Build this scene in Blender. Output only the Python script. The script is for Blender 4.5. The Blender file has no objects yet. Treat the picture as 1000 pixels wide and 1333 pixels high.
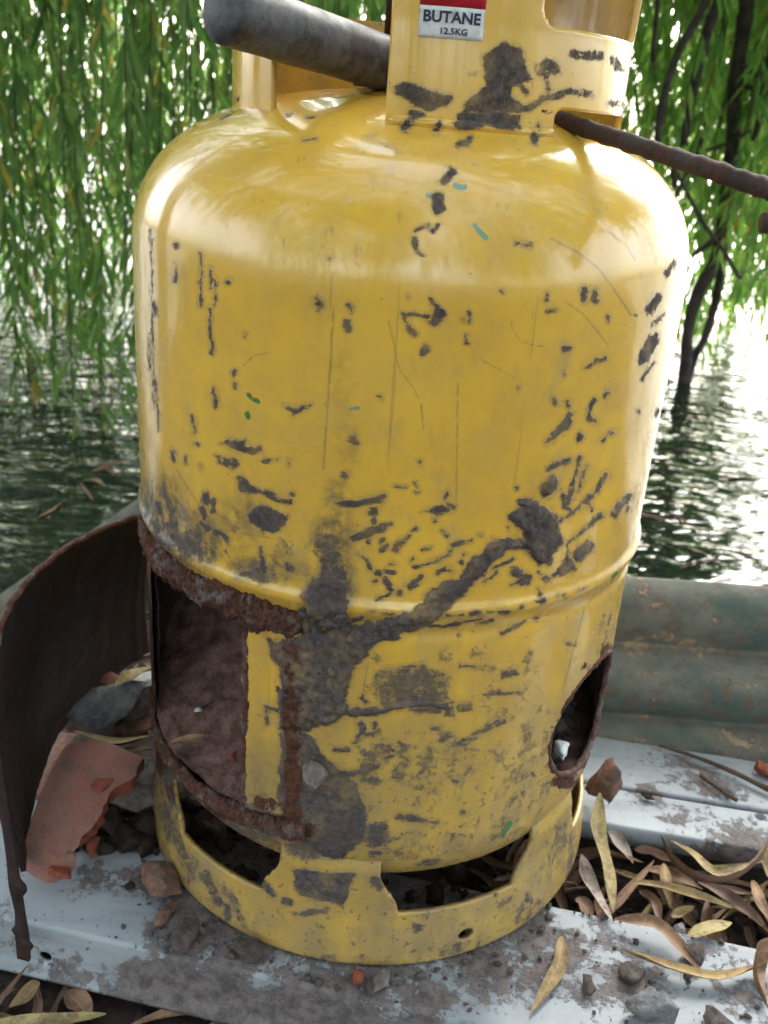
import bpy, bmesh, math, random
import numpy as np
from mathutils import Vector, Matrix

# ---------------------------------------------------------------- camera, sky, sun, exposure
SC = bpy.context.scene
COL = SC.collection
rng = np.random.default_rng(7)
random.seed(7)

CAM = np.array([0.0, -0.54924, 0.46113])
YAW, PITCH, ROLL = -0.006418, 0.403998, 0.072979
FPX = 1200.0                                   # focal length for a 1000 x 1333 frame
_fw = np.array([math.sin(YAW)*math.cos(PITCH), math.cos(YAW)*math.cos(PITCH), -math.sin(PITCH)])
_r = np.cross(_fw, [0, 0, 1.0]); _r /= np.linalg.norm(_r)
_u = np.cross(_r, _fw)
_c, _s = math.cos(ROLL), math.sin(ROLL)
_r, _u = _c*_r+_s*_u, -_s*_r+_c*_u

cd = bpy.data.cameras.new('camera')
cam = bpy.data.objects.new('camera', cd); COL.objects.link(cam)
cam.matrix_world = Matrix(((_r[0], _u[0], -_fw[0], CAM[0]), (_r[1], _u[1], -_fw[1], CAM[1]),
                           (_r[2], _u[2], -_fw[2], CAM[2]), (0, 0, 0, 1)))
cd.sensor_width = 36.0; cd.sensor_fit = 'AUTO'
cd.lens = FPX/1333.0*36.0
cd.clip_start = 0.02; cd.clip_end = 3000
cd.dof.use_dof = True; cd.dof.focus_distance = 0.46; cd.dof.aperture_fstop = 14.0
SC.camera = cam

SUN_AZ, SUN_EL = math.radians(14), math.radians(36)
w = bpy.data.worlds.new('World'); SC.world = w; w.use_nodes = True
wn = w.node_tree; wn.nodes.clear()
sky = wn.nodes.new('ShaderNodeTexSky'); sky.sky_type = 'NISHITA'; sky.sun_disc = False
sky.sun_elevation = SUN_EL; sky.sun_rotation = SUN_AZ
sky.air_density = 1.0; sky.dust_density = 4.0; sky.ozone_density = 1.0
hs = wn.nodes.new('ShaderNodeHueSaturation'); hs.inputs['Saturation'].default_value = 0.40
bg = wn.nodes.new('ShaderNodeBackground'); bg.inputs['Strength'].default_value = 0.15
wo = wn.nodes.new('ShaderNodeOutputWorld')
wn.links.new(sky.outputs[0], hs.inputs['Color']); wn.links.new(hs.outputs[0], bg.inputs[0]); wn.links.new(bg.outputs[0], wo.inputs[0])

sd = bpy.data.lights.new('sun', 'SUN'); sd.energy = 1.0; sd.angle = math.radians(30); sd.color = (1.0, 0.97, 0.93)
sun = bpy.data.objects.new('sun', sd); COL.objects.link(sun)
sdir = Vector((math.sin(SUN_AZ)*math.cos(SUN_EL), math.cos(SUN_AZ)*math.cos(SUN_EL), math.sin(SUN_EL)))
sun.rotation_euler = sdir.to_track_quat('Z', 'Y').to_euler(); sun.location = (0, 0, 6)

SC.view_settings.view_transform = 'Standard'; SC.view_settings.look = 'None'
SC.view_settings.exposure = 3.1; SC.view_settings.gamma = 1.0; SC.view_settings.use_curve_mapping = False
SC.render.engine = 'CYCLES'
SC.cycles.use_denoising = True
SC.cycles.max_bounces = 6; SC.cycles.diffuse_bounces = 3; SC.cycles.glossy_bounces = 3; SC.cycles.transmission_bounces = 4; SC.cycles.transparent_max_bounces = 4
SC.cycles.use_adaptive_sampling = True; SC.cycles.adaptive_threshold = 0.02

# ---------------------------------------------------------------- survey helpers: sight lines of the photograph, met with real planes and shells
def ray(x, y):
    d = _fw*FPX+_r*(x-500.0)-_u*(y-666.5)
    return d/np.linalg.norm(d)
def onZ(x, y, z=0.0):
    d = ray(x, y); return CAM+d*(z-CAM[2])/d[2]
def onY(x, y, Y):
    d = ray(x, y); return CAM+d*(Y-CAM[1])/d[1]
def proj(P):
    d = P-CAM; z = d@_fw
    return np.stack([500+FPX*(d@_r)/z, 666.5-FPX*(d@_u)/z], -1)

def vnoise(p, seed=0):
    """smooth value noise, p (N,3) -> 0..1"""
    i = np.floor(p).astype(np.int64); f = p-i; f = f*f*(3-2*f)
    def h(ix, iy, iz):
        n = (ix*374761393+iy*668265263+iz*2147483647+seed*974711) & 0xffffffff
        n = ((n ^ (n >> 13))*1274126177) & 0xffffffff
        return ((n ^ (n >> 16)) & 0xffff)/65535.0
    r = 0
    for dx in (0, 1):
        for dy in (0, 1):
            for dz in (0, 1):
                wt = (f[:, 0] if dx else 1-f[:, 0])*(f[:, 1] if dy else 1-f[:, 1])*(f[:, 2] if dz else 1-f[:, 2])
                r = r+wt*h(i[:, 0]+dx, i[:, 1]+dy, i[:, 2]+dz)
    return r
def fbm(p, seed=0, oct=4):
    a, s, t = 1.0, 0, 0
    for k in range(oct):
        s = s+a*vnoise(p*(2**k), seed+k*17); t += a; a *= .5
    return s/t
def sstep(a, b, x):
    t = np.clip((x-a)/(b-a), 0, 1); return t*t*(3-2*t)

# ---------------------------------------------------------------- object helpers
def tag(o, label=None, cat=None, group=None, kind=None):
    if label: o['label'] = label
    if cat: o['category'] = cat
    if group: o['group'] = group
    if kind: o['kind'] = kind
    return o
def empty(name, loc=(0, 0, 0), label=None, cat=None, group=None):
    o = bpy.data.objects.new(name, None); o.location = loc; o.empty_display_size = .05
    COL.objects.link(o); bpy.context.view_layer.update(); return tag(o, label, cat, group)
def link(name, me, mat, parent=None, smooth=True):
    if mat is not None and not me.materials: me.materials.append(mat)
    if smooth and len(me.polygons): me.polygons.foreach_set('use_smooth', np.ones(len(me.polygons), bool))
    o = bpy.data.objects.new(name, me); COL.objects.link(o)
    if parent is not None:
        o.parent = parent; o.matrix_parent_inverse = Matrix.Translation(parent.location).inverted()
    return o
def mesh_np(name, V, F, attrs=None):
    """V (N,3); F (M,3|4) int array or list of arrays"""
    Fs = F if isinstance(F, list) else [F]
    Fs = [np.asarray(f, np.int32) for f in Fs if len(f)]
    me = bpy.data.meshes.new(name)
    me.vertices.add(len(V)); me.vertices.foreach_set('co', np.asarray(V, np.float32).ravel())
    loops = np.concatenate([f.ravel() for f in Fs]); sizes = np.concatenate([np.full(len(f), f.shape[1], np.int32) for f in Fs])
    me.loops.add(len(loops)); me.loops.foreach_set('vertex_index', loops)
    me.polygons.add(len(sizes)); st = np.concatenate([[0], np.cumsum(sizes)[:-1]]).astype(np.int32)
    me.polygons.foreach_set('loop_start', st)
    try: me.polygons.foreach_set('loop_total', sizes)
    except Exception: pass
    me.update(calc_edges=True); me.validate()
    for k, a in (attrs or {}).items():
        at = me.attributes.new(k, 'FLOAT', 'POINT'); at.data.foreach_set('value', np.asarray(a, np.float32))
    return me
def obj_bm(name, bm, mat, parent=None, smooth=True):
    bmesh.ops.recalc_face_normals(bm, faces=bm.faces)
    me = bpy.data.meshes.new(name); bm.to_mesh(me); bm.free()
    return link(name, me, mat, parent, smooth)
def catmull(pts, n):
    P = np.asarray(pts, float)
    if len(P) == 2:
        t = np.linspace(0, 1, n)[:, None]; return P[0]*(1-t)+P[1]*t
    Q = np.vstack([2*P[0]-P[1], P, 2*P[-1]-P[-2]]); out = []
    T = np.linspace(0, len(P)-1-1e-9, n)
    for t in T:
        i = int(t); f = t-i; a, b, c, d = Q[i:i+4]
        out.append(.5*((2*b)+(-a+c)*f+(2*a-5*b+4*c-d)*f*f+(-a+3*b-3*c+d)*f**3))
    return np.array(out)
def tube(path, rad, seg=12, cap=True, jit=0, freq=60, seed=0, squash=None):
    """swept round bar -> V,F(quads),caps"""
    P = np.asarray(path, float); n = len(P)
    R = np.broadcast_to(np.asarray(rad, float), (n,)) if np.ndim(rad) <= 1 else rad
    T = np.gradient(P, axis=0); T /= np.linalg.norm(T, axis=1)[:, None]
    up = np.array([0, 0, 1.0]) if abs(T[0][2]) < .9 else np.array([0, 1.0, 0])
    V = []
    a = np.linspace(0, 2*np.pi, seg, endpoint=False)
    N = np.cross(up, T[0]); N /= np.linalg.norm(N)
    for i in range(n):
        N = N-T[i]*(N@T[i]); N /= np.linalg.norm(N); B = np.cross(T[i], N)
        sx, sy = squash if squash else (1, 1)
        V.append(P[i]+R[i]*(np.cos(a)[:, None]*N*sx+np.sin(a)[:, None]*B*sy))
    V = np.concatenate(V)
    if jit:
        c = np.repeat(P, seg, axis=0); k = 1+jit*(fbm(V*freq, seed, 3)-.5)*2
        V = c+(V-c)*k[:, None]
    i = np.arange(n-1)[:, None]*seg; j = np.arange(seg)[None]; k = (j+1) % seg
    F = np.stack([i+j, i+k, i+seg+k, i+seg+j], -1).reshape(-1, 4)
    Fs = [F]
    if cap:
        V = np.vstack([V, P[0], P[-1]]); a0 = len(V)-2; j = np.arange(seg); k = (j+1) % seg
        Fs.append(np.stack([np.full(seg, a0), k, j], -1)); Fs.append(np.stack([np.full(seg, a0+1), (n-1)*seg+j, (n-1)*seg+k], -1))
    return V, Fs
def merge(parts):
    Vs, Q, T, o = [], [], [], 0
    for V, Fs in parts:
        for f in (Fs if isinstance(Fs, list) else [Fs]):
            f = np.asarray(f)
            if len(f): (Q if f.shape[1] == 4 else T).append(f+o)
        Vs.append(V); o += len(V)
    out = []
    if Q: out.append(np.concatenate(Q))
    if T: out.append(np.concatenate(T))
    return np.concatenate(Vs), out
def tube_obj(name, path, rad, mat, parent=None, **k):
    V, F = tube(path, rad, **k); return link(name, mesh_np(name, V, F), mat, parent)

# ---------------------------------------------------------------- materials
class NT:
    def __init__(s, name):
        s.m = bpy.data.materials.new(name); s.m.use_nodes = True; s.t = s.m.node_tree; s.t.nodes.clear()
        s.out = s.t.nodes.new('ShaderNodeOutputMaterial'); s.b = s.t.nodes.new('ShaderNodeBsdfPrincipled')
        s.t.links.new(s.b.outputs[0], s.out.inputs[0])
        s.co = s.t.nodes.new('ShaderNodeTexCoord').outputs['Object']
    def n(s, typ, **k):
        x = s.t.nodes.new(typ)
        for a, v in k.items(): setattr(x, a, v)
        return x
    def set(s, sock, v):
        if isinstance(v, bpy.types.NodeSocket): s.t.links.new(v, sock)
        elif isinstance(v, (tuple, list)) and len(v) == 3 and sock.type == 'RGBA': sock.default_value = (*v, 1)
        elif isinstance(v, (int, float)) and sock.type == 'RGBA': sock.default_value = (v, v, v, 1)
        else: sock.default_value = v
    def noise(s, scale, detail=4, rough=.55, dist=0, stretch=None, off=0):
        x = s.n('ShaderNodeTexNoise'); x.inputs['Scale'].default_value = scale; x.inputs['Detail'].default_value = detail
        x.inputs['Roughness'].default_value = rough; x.inputs['Distortion'].default_value = dist
        c = s.co
        if stretch or off:
            m = s.n('ShaderNodeMapping'); s.t.links.new(c, m.inputs[0]); m.inputs['Scale'].default_value = stretch or (1, 1, 1)
            m.inputs['Location'].default_value = (off, off*.7, off*1.3); c = m.outputs[0]
        s.t.links.new(c, x.inputs['Vector']); return x.outputs['Fac']
    def vor(s, scale, feature='F1'):
        x = s.n('ShaderNodeTexVoronoi'); x.feature = feature; x.inputs['Scale'].default_value = scale; s.t.links.new(s.co, x.inputs['Vector']); return x.outputs['Distance']
    def math(s, op, a, b=None, c=None):
        x = s.n('ShaderNodeMath', operation=op)
        for i, v in enumerate((a, b, c)):
            if v is not None: s.set(x.inputs[i], v)
        return x.outputs[0]
    def ramp(s, v, a, b, lo=0.0, hi=1.0):
        x = s.n('ShaderNodeMapRange'); x.interpolation_type = 'SMOOTHSTEP'
        s.set(x.inputs[0], v); x.inputs[1].default_value = a; x.inputs[2].default_value = b; s.set(x.inputs[3], lo); s.set(x.inputs[4], hi)
        return x.outputs[0]
    def mix(s, f, a, b):
        x = s.n('ShaderNodeMix', data_type='RGBA'); s.set(x.inputs[0], f); s.set(x.inputs[6], a); s.set(x.inputs[7], b); return x.outputs[2]
    def attr(s, name):
        x = s.n('ShaderNodeAttribute'); x.attribute_name = name; return x.outputs['Fac']
    def bump(s, h, strength=.4, dist=.002, prev=None):
        x = s.n('ShaderNodeBump'); x.inputs['Strength'].default_value = strength; x.inputs['Distance'].default_value = dist
        s.set(x.inputs['Height'], h)
        if prev: s.t.links.new(prev, x.inputs['Normal'])
        return x.outputs[0]
    def fin(s, color, rough=.7, normal=None, **k):
        s.set(s.b.inputs['Base Color'], color); s.set(s.b.inputs['Roughness'], rough)
        if normal: s.t.links.new(normal, s.b.inputs['Normal'])
        for a, v in k.items(): s.set(s.b.inputs[a.replace('_', ' ')], v)
        return s.m

def mat_paint():
    n = NT('yellow_enamel')
    lo = n.noise(6, 5, .6); mid = n.noise(38, 5, .6); fi = n.noise(300, 4, .65); vf = n.noise(1100, 3, .6, off=3)
    streak = n.noise(60, 4, .6, stretch=(1, 1, .12), off=5)
    y = n.mix(n.ramp(lo, .3, .7), (.685, .395, .043), (.74, .450, .064))
    y = n.mix(n.math('MULTIPLY', n.ramp(mid, .45, .75), .25), y, (.52, .32, .06))
    grime = n.attr('grime')
    g = n.math('MULTIPLY', grime, n.ramp(n.math('ADD', n.math('MULTIPLY', mid, .6), n.math('MULTIPLY', streak, .4)), .3, .68))
    y = n.mix(n.ramp(n.math('ADD', grime, n.math('MULTIPLY', n.math('SUBTRACT', n.noise(11, 5, .65, off=85), .5), 1.1)), .15, 1.1, 0, .62), y, (.33, .235, .085))
    y = n.mix(n.math('MULTIPLY', g, .85), y, (.21, .155, .085))
    scuff = n.ramp(n.math('ADD', n.math('MULTIPLY', n.noise(75, 6, .75, stretch=(1, 1, .45), off=71), .7), n.math('MULTIPLY', n.noise(14, 3, .5, off=73), .45)), .60, .78)
    y = n.mix(n.math('MULTIPLY', scuff, .42), y, (.26, .22, .15))
    # soot and smoke film
    so = n.attr('soot')
    sm = n.math('MULTIPLY', so, n.ramp(n.math('ADD', n.math('MULTIPLY', n.noise(90, 6, .7, off=9), .75), n.math('MULTIPLY', fi, .3)), .28, .68))
    y = n.mix(n.ramp(sm, 0.02, .75), y, (.066, .059, .058))
    # little nicks through the paint
    v = n.noise(260, 3, .55, off=13); sp = n.ramp(n.math('ADD', v, n.math('MULTIPLY', grime, .13)), .755, .785)
    y = n.mix(n.math('MULTIPLY', sp, .7), y, (.10, .075, .06))
    teal = n.attr('teal')
    y = n.mix(n.ramp(n.math('ADD', teal, n.math('MULTIPLY', n.math('SUBTRACT', fi, .5), 7)), -.8, .8), y, (.13, .27, .20))
    gr = n.attr('green')
    y = n.mix(n.ramp(n.math('ADD', gr, n.math('MULTIPLY', n.math('SUBTRACT', fi, .5), 7)), -.8, .8), y, (.06, .17, .05))
    scr = n.attr('scratch')
    y = n.mix(n.math('MULTIPLY', n.ramp(n.math('ADD', scr, n.math('MULTIPLY', n.math('SUBTRACT', fi, .5), 3)), -.6, .8), .6), y, (.20, .14, .07))
    hv = n.ramp(n.math('ADD', n.noise(240, 2, .5, stretch=(1, 1, .025), off=91), n.math('MULTIPLY', n.math('SUBTRACT', n.noise(12, 3, .6, off=93), .5), .35)), .70, .74)
    y = n.mix(n.math('MULTIPLY', hv, .3), y, (.17, .125, .07))
    # mud: thick smears (signed distance) and patchy film
    mud = n.attr('mud')
    e = n.math('ADD', n.math('MULTIPLY', n.math('SUBTRACT', n.noise(170, 4, .6, off=21), .5), 8), n.math('ADD', n.math('MULTIPLY', n.math('SUBTRACT', fi, .5), 6), n.math('MULTIPLY', n.math('SUBTRACT', vf, .5), 5)))
    dg = n.n('ShaderNodeMapping'); n.t.links.new(n.co, dg.inputs[0]); dg.inputs['Rotation'].default_value = (0, math.radians(42), 0); dg.inputs['Scale'].default_value = (.13, 1, 1)
    dn = n.n('ShaderNodeTexNoise'); dn.inputs['Scale'].default_value = 420; dn.inputs['Detail'].default_value = 4; dn.inputs['Roughness'].default_value = .65; n.t.links.new(dg.outputs[0], dn.inputs['Vector']); dry = dn.outputs['Fac']
    e = n.math('ADD', e, n.math('MULTIPLY', n.math('SUBTRACT', dry, .52), 9))
    m1 = n.math('MULTIPLY', n.ramp(n.math('ADD', mud, e), -1.8, 1.8), n.ramp(n.noise(65, 5, .7, off=81), .30, .55, .72, 1.0))
    halo = n.ramp(n.math('ADD', mud, e), -6.5, -1.0, 0, .38)
    y = n.mix(halo, y, (.26, .175, .075))
    smear = n.attr('smear')
    pn = n.math('ADD', n.math('MULTIPLY', n.noise(120, 6, .72, off=31), .8), n.math('MULTIPLY', streak, .2))
    m2 = n.ramp(n.math('ADD', smear, n.math('MULTIPLY', n.math('SUBTRACT', pn, .5), 2.6)), .40, .80)
    m = n.math('MAXIMUM', m1, n.math('MULTIPLY', m2, .86))
    mc = n.mix(n.ramp(n.math('ADD', n.math('MULTIPLY', fi, .6), n.math('MULTIPLY', vf, .4)), .34, .66), (.038, .031, .031), (.118, .100, .098))
    mc = n.mix(n.math('MULTIPLY', n.ramp(mid, .4, .7), .6), mc, (.072, .048, .044))
    col = n.mix(m, y, mc)
    rust = n.attr('rust')
    rm = n.ramp(n.math('ADD', rust, n.math('MULTIPLY', n.math('SUBTRACT', n.noise(150, 5, .7, off=41), .5), 1.9)), .40, .60)
    rc = n.mix(n.ramp(n.noise(240, 5, .7, off=45), .35, .65), (.034, .016, .012), (.105, .043, .025))
    col = n.mix(rm, col, rc)
    dirty = n.math('MAXIMUM', m, rm)
    pr = n.math('ADD', n.ramp(mid, .3, .7, .09, .22), n.math('MULTIPLY', n.math('MAXIMUM', g, sm), .35))
    rough = n.mix(dirty, pr, .92)
    h = n.math('ADD', n.math('MULTIPLY', dirty, n.math('ADD', n.math('MULTIPLY', fi, .9), .55)), n.math('MULTIPLY', sp, -.3))
    h = n.math('ADD', h, n.math('MULTIPLY', vf, n.math('MULTIPLY', dirty, .35)))
    nb = n.bump(n.noise(22, 3, .5, off=60), .16, .004)
    nb = n.bump(n.math('MULTIPLY', n.noise(500, 2, .5, off=61), .35), .10, .0006, nb)
    nb = n.bump(h, .8, .00055, nb)
    return n.fin(col, rough, nb, Specular_IOR_Level=n.mix(dirty, .55, .2), Coat_Weight=n.math('MULTIPLY', n.math('SUBTRACT', 1, dirty), n.math('SUBTRACT', .7, n.math('MULTIPLY', grime, .9))), Coat_Roughness=.05)

def mat_rust(name, a=(.045, .020, .014), b=(.15, .060, .032), c=(.075, .055, .050), sc=1.0, rough=.9, bumpd=.002):
    n = NT(name)
    n1 = n.noise(45*sc, 6, .7); n2 = n.noise(200*sc, 5, .7, off=4); n3 = n.noise(18*sc, 4, .6, off=8)
    col = n.mix(n.ramp(n2, .35, .68), a, b)
    col = n.mix(n.ramp(n1, .5, .62), col, c)
    col = n.mix(n.math('MULTIPLY', n.ramp(n3, .45, .7), .5), col, tuple(x*.55 for x in a))
    h = n.math('ADD', n.math('MULTIPLY', n1, .7), n.math('MULTIPLY', n2, .5))
    return n.fin(col, n.ramp(n2, .3, .7, rough-.2, rough), n.bump(h, .8, bumpd), Specular_IOR_Level=.3)
def mat_dull(name, a, b, sc=60, rough=.9, d=.001, spec=.3, c=None):
    n = NT(name)
    n1 = n.noise(sc, 6, .65); n2 = n.noise(sc*5, 4, .65, off=3)
    col = n.mix(n.ramp(n1, .35, .65), a, b)
    if c: col = n.mix(n.ramp(n.noise(sc*.35, 5, .7, off=9), .52, .62), col, c)
    col = n.mix(n.math('MULTIPLY', n.ramp(n2, .5, .7), .35), col, tuple(x*.5 for x in a))
    return n.fin(col, rough, n.bump(n.math('ADD', n1, n.math('MULTIPLY', n2, .4)), .7, d), Specular_IOR_Level=spec)
def mat_painted_metal():
    """pale blue-white painted steel with dirt and scuffs"""
    n = NT('scuffed_white_paint')
    n1 = n.noise(24, 6, .7); n2 = n.noise(120, 5, .7, off=3); n3 = n.noise(9, 5, .65, off=6); sr = n.noise(50, 4, .6, stretch=(.12, 1, 1), off=9)
    col = n.mix(n.ramp(n3, .3, .7), (.30, .325, .355), (.21, .23, .255))
    col = n.mix(n.math('MULTIPLY', n.ramp(sr, .48, .72), .5), col, (.115, .12, .135))
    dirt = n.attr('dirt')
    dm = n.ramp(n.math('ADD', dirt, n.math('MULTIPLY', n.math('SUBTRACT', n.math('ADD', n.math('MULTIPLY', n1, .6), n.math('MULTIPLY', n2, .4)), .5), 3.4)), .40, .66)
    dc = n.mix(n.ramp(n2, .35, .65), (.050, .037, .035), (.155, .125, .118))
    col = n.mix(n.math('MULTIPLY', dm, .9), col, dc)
    sp = n.ramp(n.noise(300, 3, .55, off=13), .66, .69)
    col = n.mix(n.math('MULTIPLY', sp, .8), col, (.05, .04, .04))
    nb = n.bump(n.math('ADD', n.math('MULTIPLY', dm, n.math('ADD', n2, .4)), n.math('MULTIPLY', sr, .1)), .7, .0012)
    return n.fin(col, n.ramp(dm, 0, 1, .55, .95), nb, Specular_IOR_Level=.35)
def mat_green_sheet():
    n = NT('peeling_green_paint')
    n1 = n.noise(26, 6, .68, stretch=(.6, 1, 1)); n2 = n.noise(110, 5, .7, off=3); n3 = n.noise(60, 5, .7, off=7)
    col = n.mix(n.ramp(n1, .35, .62), (.055, .080, .068), (.130, .125, .106))
    col = n.mix(n.ramp(n3, .52, .60), col, (.10, .078, .065))
    pe = n.ramp(n.math('ADD', n.math('MULTIPLY', n1, .55), n.math('MULTIPLY', n3, .45)), .565, .60)
    col = n.mix(n.math('MULTIPLY', pe, .9), col, n.mix(n.ramp(n2, .4, .6), (.30, .235, .14), (.21, .15, .10)))
    col = n.mix(n.math('MULTIPLY', n.ramp(n2, .6, .75), .6), col, (.05, .04, .035))
    nb = n.bump(n.math('ADD', pe, n.math('MULTIPLY', n2, .6)), .6, .0012)
    return n.fin(col, .8, nb, Specular_IOR_Level=.3)
def mat_leaf(name, a, b, trans=.45, tcol=None, rough=.45):
    """green or dry leaf; tone = one random number per leaf"""
    n = NT(name); tone = n.attr('tone')
    col = n.mix(tone, a, b)
    yl = n.ramp(tone, .955, .965); col = n.mix(yl, col, (.34, .26, .05))
    col = n.mix(n.math('MULTIPLY', n.ramp(n.noise(120, 4, .6), .5, .75), .3), col, tuple(x*.5 for x in a))
    n.fin(col, rough, None, Specular_IOR_Level=.35)
    tr = n.n('ShaderNodeBsdfTranslucent'); mx = n.n('ShaderNodeMixShader'); mx.inputs[0].default_value = trans
    n.set(tr.inputs[0], n.mix(yl, n.mix(tone, *(tcol or (a, b))), (.5, .38, .07)))
    n.t.links.new(n.b.outputs[0], mx.inputs[1]); n.t.links.new(tr.outputs[0], mx.inputs[2]); n.t.links.new(mx.outputs[0], n.out.inputs[0])
    return n.m
def mat_dry_leaf():
    n = NT('dry_leaf'); tone = n.attr('tone'); rib = n.attr('rib')
    col = n.mix(n.ramp(tone, 0, .35), (.30, .24, .10), (.29, .20, .085))
    col = n.mix(n.ramp(tone, .35, .6), col, (.22, .125, .075))
    col = n.mix(n.ramp(tone, .6, .85), col, (.13, .072, .052))
    col = n.mix(n.ramp(tone, .9, .93), col, (.30, .25, .22))
    col = n.mix(n.math('MULTIPLY', n.ramp(n.noise(130, 5, .7), .44, .66), .7), col, (.10, .052, .036))
    col = n.mix(n.math('MULTIPLY', n.ramp(n.noise(45, 4, .6, off=15), .5, .68), .55), col, (.06, .035, .028))
    sp = n.ramp(n.noise(420, 2, .5, off=6), .66, .70)
    col = n.mix(n.math('MULTIPLY', sp, .6), col, (.05, .03, .025))
    col = n.mix(n.math('MULTIPLY', n.ramp(rib, .8, 1), .35), col, (.45, .34, .18))
    return n.fin(col, .65, n.bump(n.math('ADD', n.noise(300, 3, .6, off=2), rib), .4, .0008), Specular_IOR_Level=.3)
def mat_water():
    n = NT('dark_pond_water')
    a = n.noise(9, 2, .45, stretch=(.6, 1, 1)); b = n.noise(30, 1.5, .4, stretch=(.55, 1, 1), off=4)
    h = n.math('ADD', n.math('MULTIPLY', a, .8), n.math('MULTIPLY', b, .36))
    return n.fin((.010, .016, .010), .035, n.bump(h, 1.0, .027), IOR=1.33, Specular_IOR_Level=.6)
def mat_plain(name, col, rough=.6, spec=.4):
    n = NT(name); c = n.mix(n.math('MULTIPLY', n.ramp(n.noise(300, 3, .6), .45, .7), .35), col, tuple(x*.75 for x in col))
    return n.fin(c, rough, n.bump(n.noise(700, 2, .5, off=2), .15, .0003), Specular_IOR_Level=spec)

M = {}
M['paint'] = mat_paint()
M['rust'] = mat_rust('flaking_rust', (.036, .016, .012), (.135, .050, .030), (.125, .100, .096), 2.2, .92, .002)
M['rust_dark'] = mat_rust('dark_rust', (.010, .006, .006), (.034, .015, .011), (.014, .0135, .014), .55, .85, .002)
M['rust_rod'] = mat_rust('rusty_rod', (.035, .020, .017), (.085, .042, .030), (.055, .042, .038), 2.0, .85, .001)
M['steel'] = mat_rust('stained_steel_pipe', (.052, .054, .060), (.105, .105, .112), (.036, .029, .027), .8, .6, .0007)
M['inside'] = mat_rust('scorched_inside', (.060, .036, .032), (.11, .062, .050), (.075, .055, .054), .8, .95, .002)
M['ash'] = mat_dull('ash_and_clay', (.23, .130, .110), (.085, .050, .045), 75, .97, .004, .15)
M['mudm'] = mat_dull('grey_mud', (.060, .049, .046), (.115, .096, .090), 240, .95, .003, .2)
M['channel'] = mat_painted_metal()
M['green'] = mat_green_sheet()
M['terra'] = mat_dull('terracotta', (.235, .092, .068), (.215, .118, .097), 90, .88, .0025, .25, c=(.16, .10, .085))
M['terra_raw'] = mat_dull('broken_terracotta', (.27, .072, .042), (.17, .055, .038), 220, .92, .003, .2)
M['brick'] = mat_dull('brick_brown', (.13, .068, .048), (.22, .125, .09), 190, .92, .003, .2, c=(.10, .075, .065))
M['slate'] = mat_dull('grey_slate', (.075, .080, .090), (.16, .165, .175), 130, .85, .003, .35, c=(.20, .19, .18))
M['stone'] = mat_dull('brown_stone', (.11, .092, .082), (.21, .18, .16), 170, .9, .003, .25, c=(.12, .085, .072))
M['soil'] = mat_dull('dark_soil', (.018, .012, .010), (.042, .029, .025), 45, .97, .004, .15, c=(.06, .043, .036))
M['char'] = mat_dull('charcoal', (.022, .017, .016), (.045, .033, .030), 90, .9, .002, .25)
M['white'] = mat_plain('grey_white_scrap', (.55, .56, .58), .6)
M['dry'] = mat_dry_leaf()
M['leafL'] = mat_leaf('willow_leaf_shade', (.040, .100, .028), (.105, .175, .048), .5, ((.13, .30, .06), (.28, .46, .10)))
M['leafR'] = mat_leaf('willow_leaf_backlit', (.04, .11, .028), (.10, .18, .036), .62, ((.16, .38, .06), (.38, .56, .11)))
M['twig'] = mat_dull('willow_twig', (.050, .036, .026), (.085, .062, .042), 90, .85, .001, .2)
M['bark'] = mat_dull('willow_bark', (.035, .028, .026), (.075, .058, .052), 30, .9, .004, .2)
M['water'] = mat_water()
M['sticker'] = mat_dull('white_sticker', (.55, .56, .57), (.66, .67, .68), 150, .45, .0002, .4, c=(.42, .38, .30))
M['red'] = mat_dull('red_sticker', (.42, .012, .03), (.52, .015, .035), 150, .45, .0002, .4)
M['ink'] = mat_plain('navy_ink', (.012, .016, .06), .45)

# ================================================================ the setting
WATER_Z = -0.15
def ground_h(x, y):
    p = np.stack([x, y, np.zeros_like(x)], -1)
    base = -0.05+.012*(fbm(p*9, 3, 4)-.5)*2+.05*(fbm(p*1.3, 5, 3)-.5)*np.clip((np.hypot(x, y)-.6)/1.5, 0, 1)
    shore = .34+.05*np.sin(x*3.1)+.04*np.sin(x*7.3+1)
    drop = sstep(0, .55, y-shore)
    return base*(1-drop)+(-.75)*drop
gx = np.unique(np.concatenate([np.linspace(-900, -12, 10), np.linspace(-12, -.9, 34), np.linspace(-.9, .9, 181), np.linspace(.9, 12, 34), np.linspace(12, 900, 10)]))
gy = np.unique(np.concatenate([np.linspace(-900, -12, 8), np.linspace(-12, -.9, 26), np.linspace(-.9, 1.2, 211), np.linspace(1.2, 12, 20), np.linspace(12, 1500, 10)]))
X, Y = np.meshgrid(gx, gy); V = np.stack([X.ravel(), Y.ravel(), ground_h(X.ravel(), Y.ravel())], -1)
nx, ny = len(gx), len(gy)
i = np.arange(ny-1)[:, None]*nx; j = np.arange(nx-1)[None]
F = np.stack([i+j, i+j+1, i+nx+j+1, i+nx+j], -1).reshape(-1, 4)
tag(link('ground', mesh_np('ground', V, F), M['soil']), kind='structure')
Vw = np.array([(-900, .2, WATER_Z), (900, .2, WATER_Z), (900, 1500, WATER_Z), (-900, 1500, WATER_Z)])
tag(link('water', mesh_np('water', Vw, np.array([[0, 1, 2, 3]])), M['water']), kind='structure')

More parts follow.
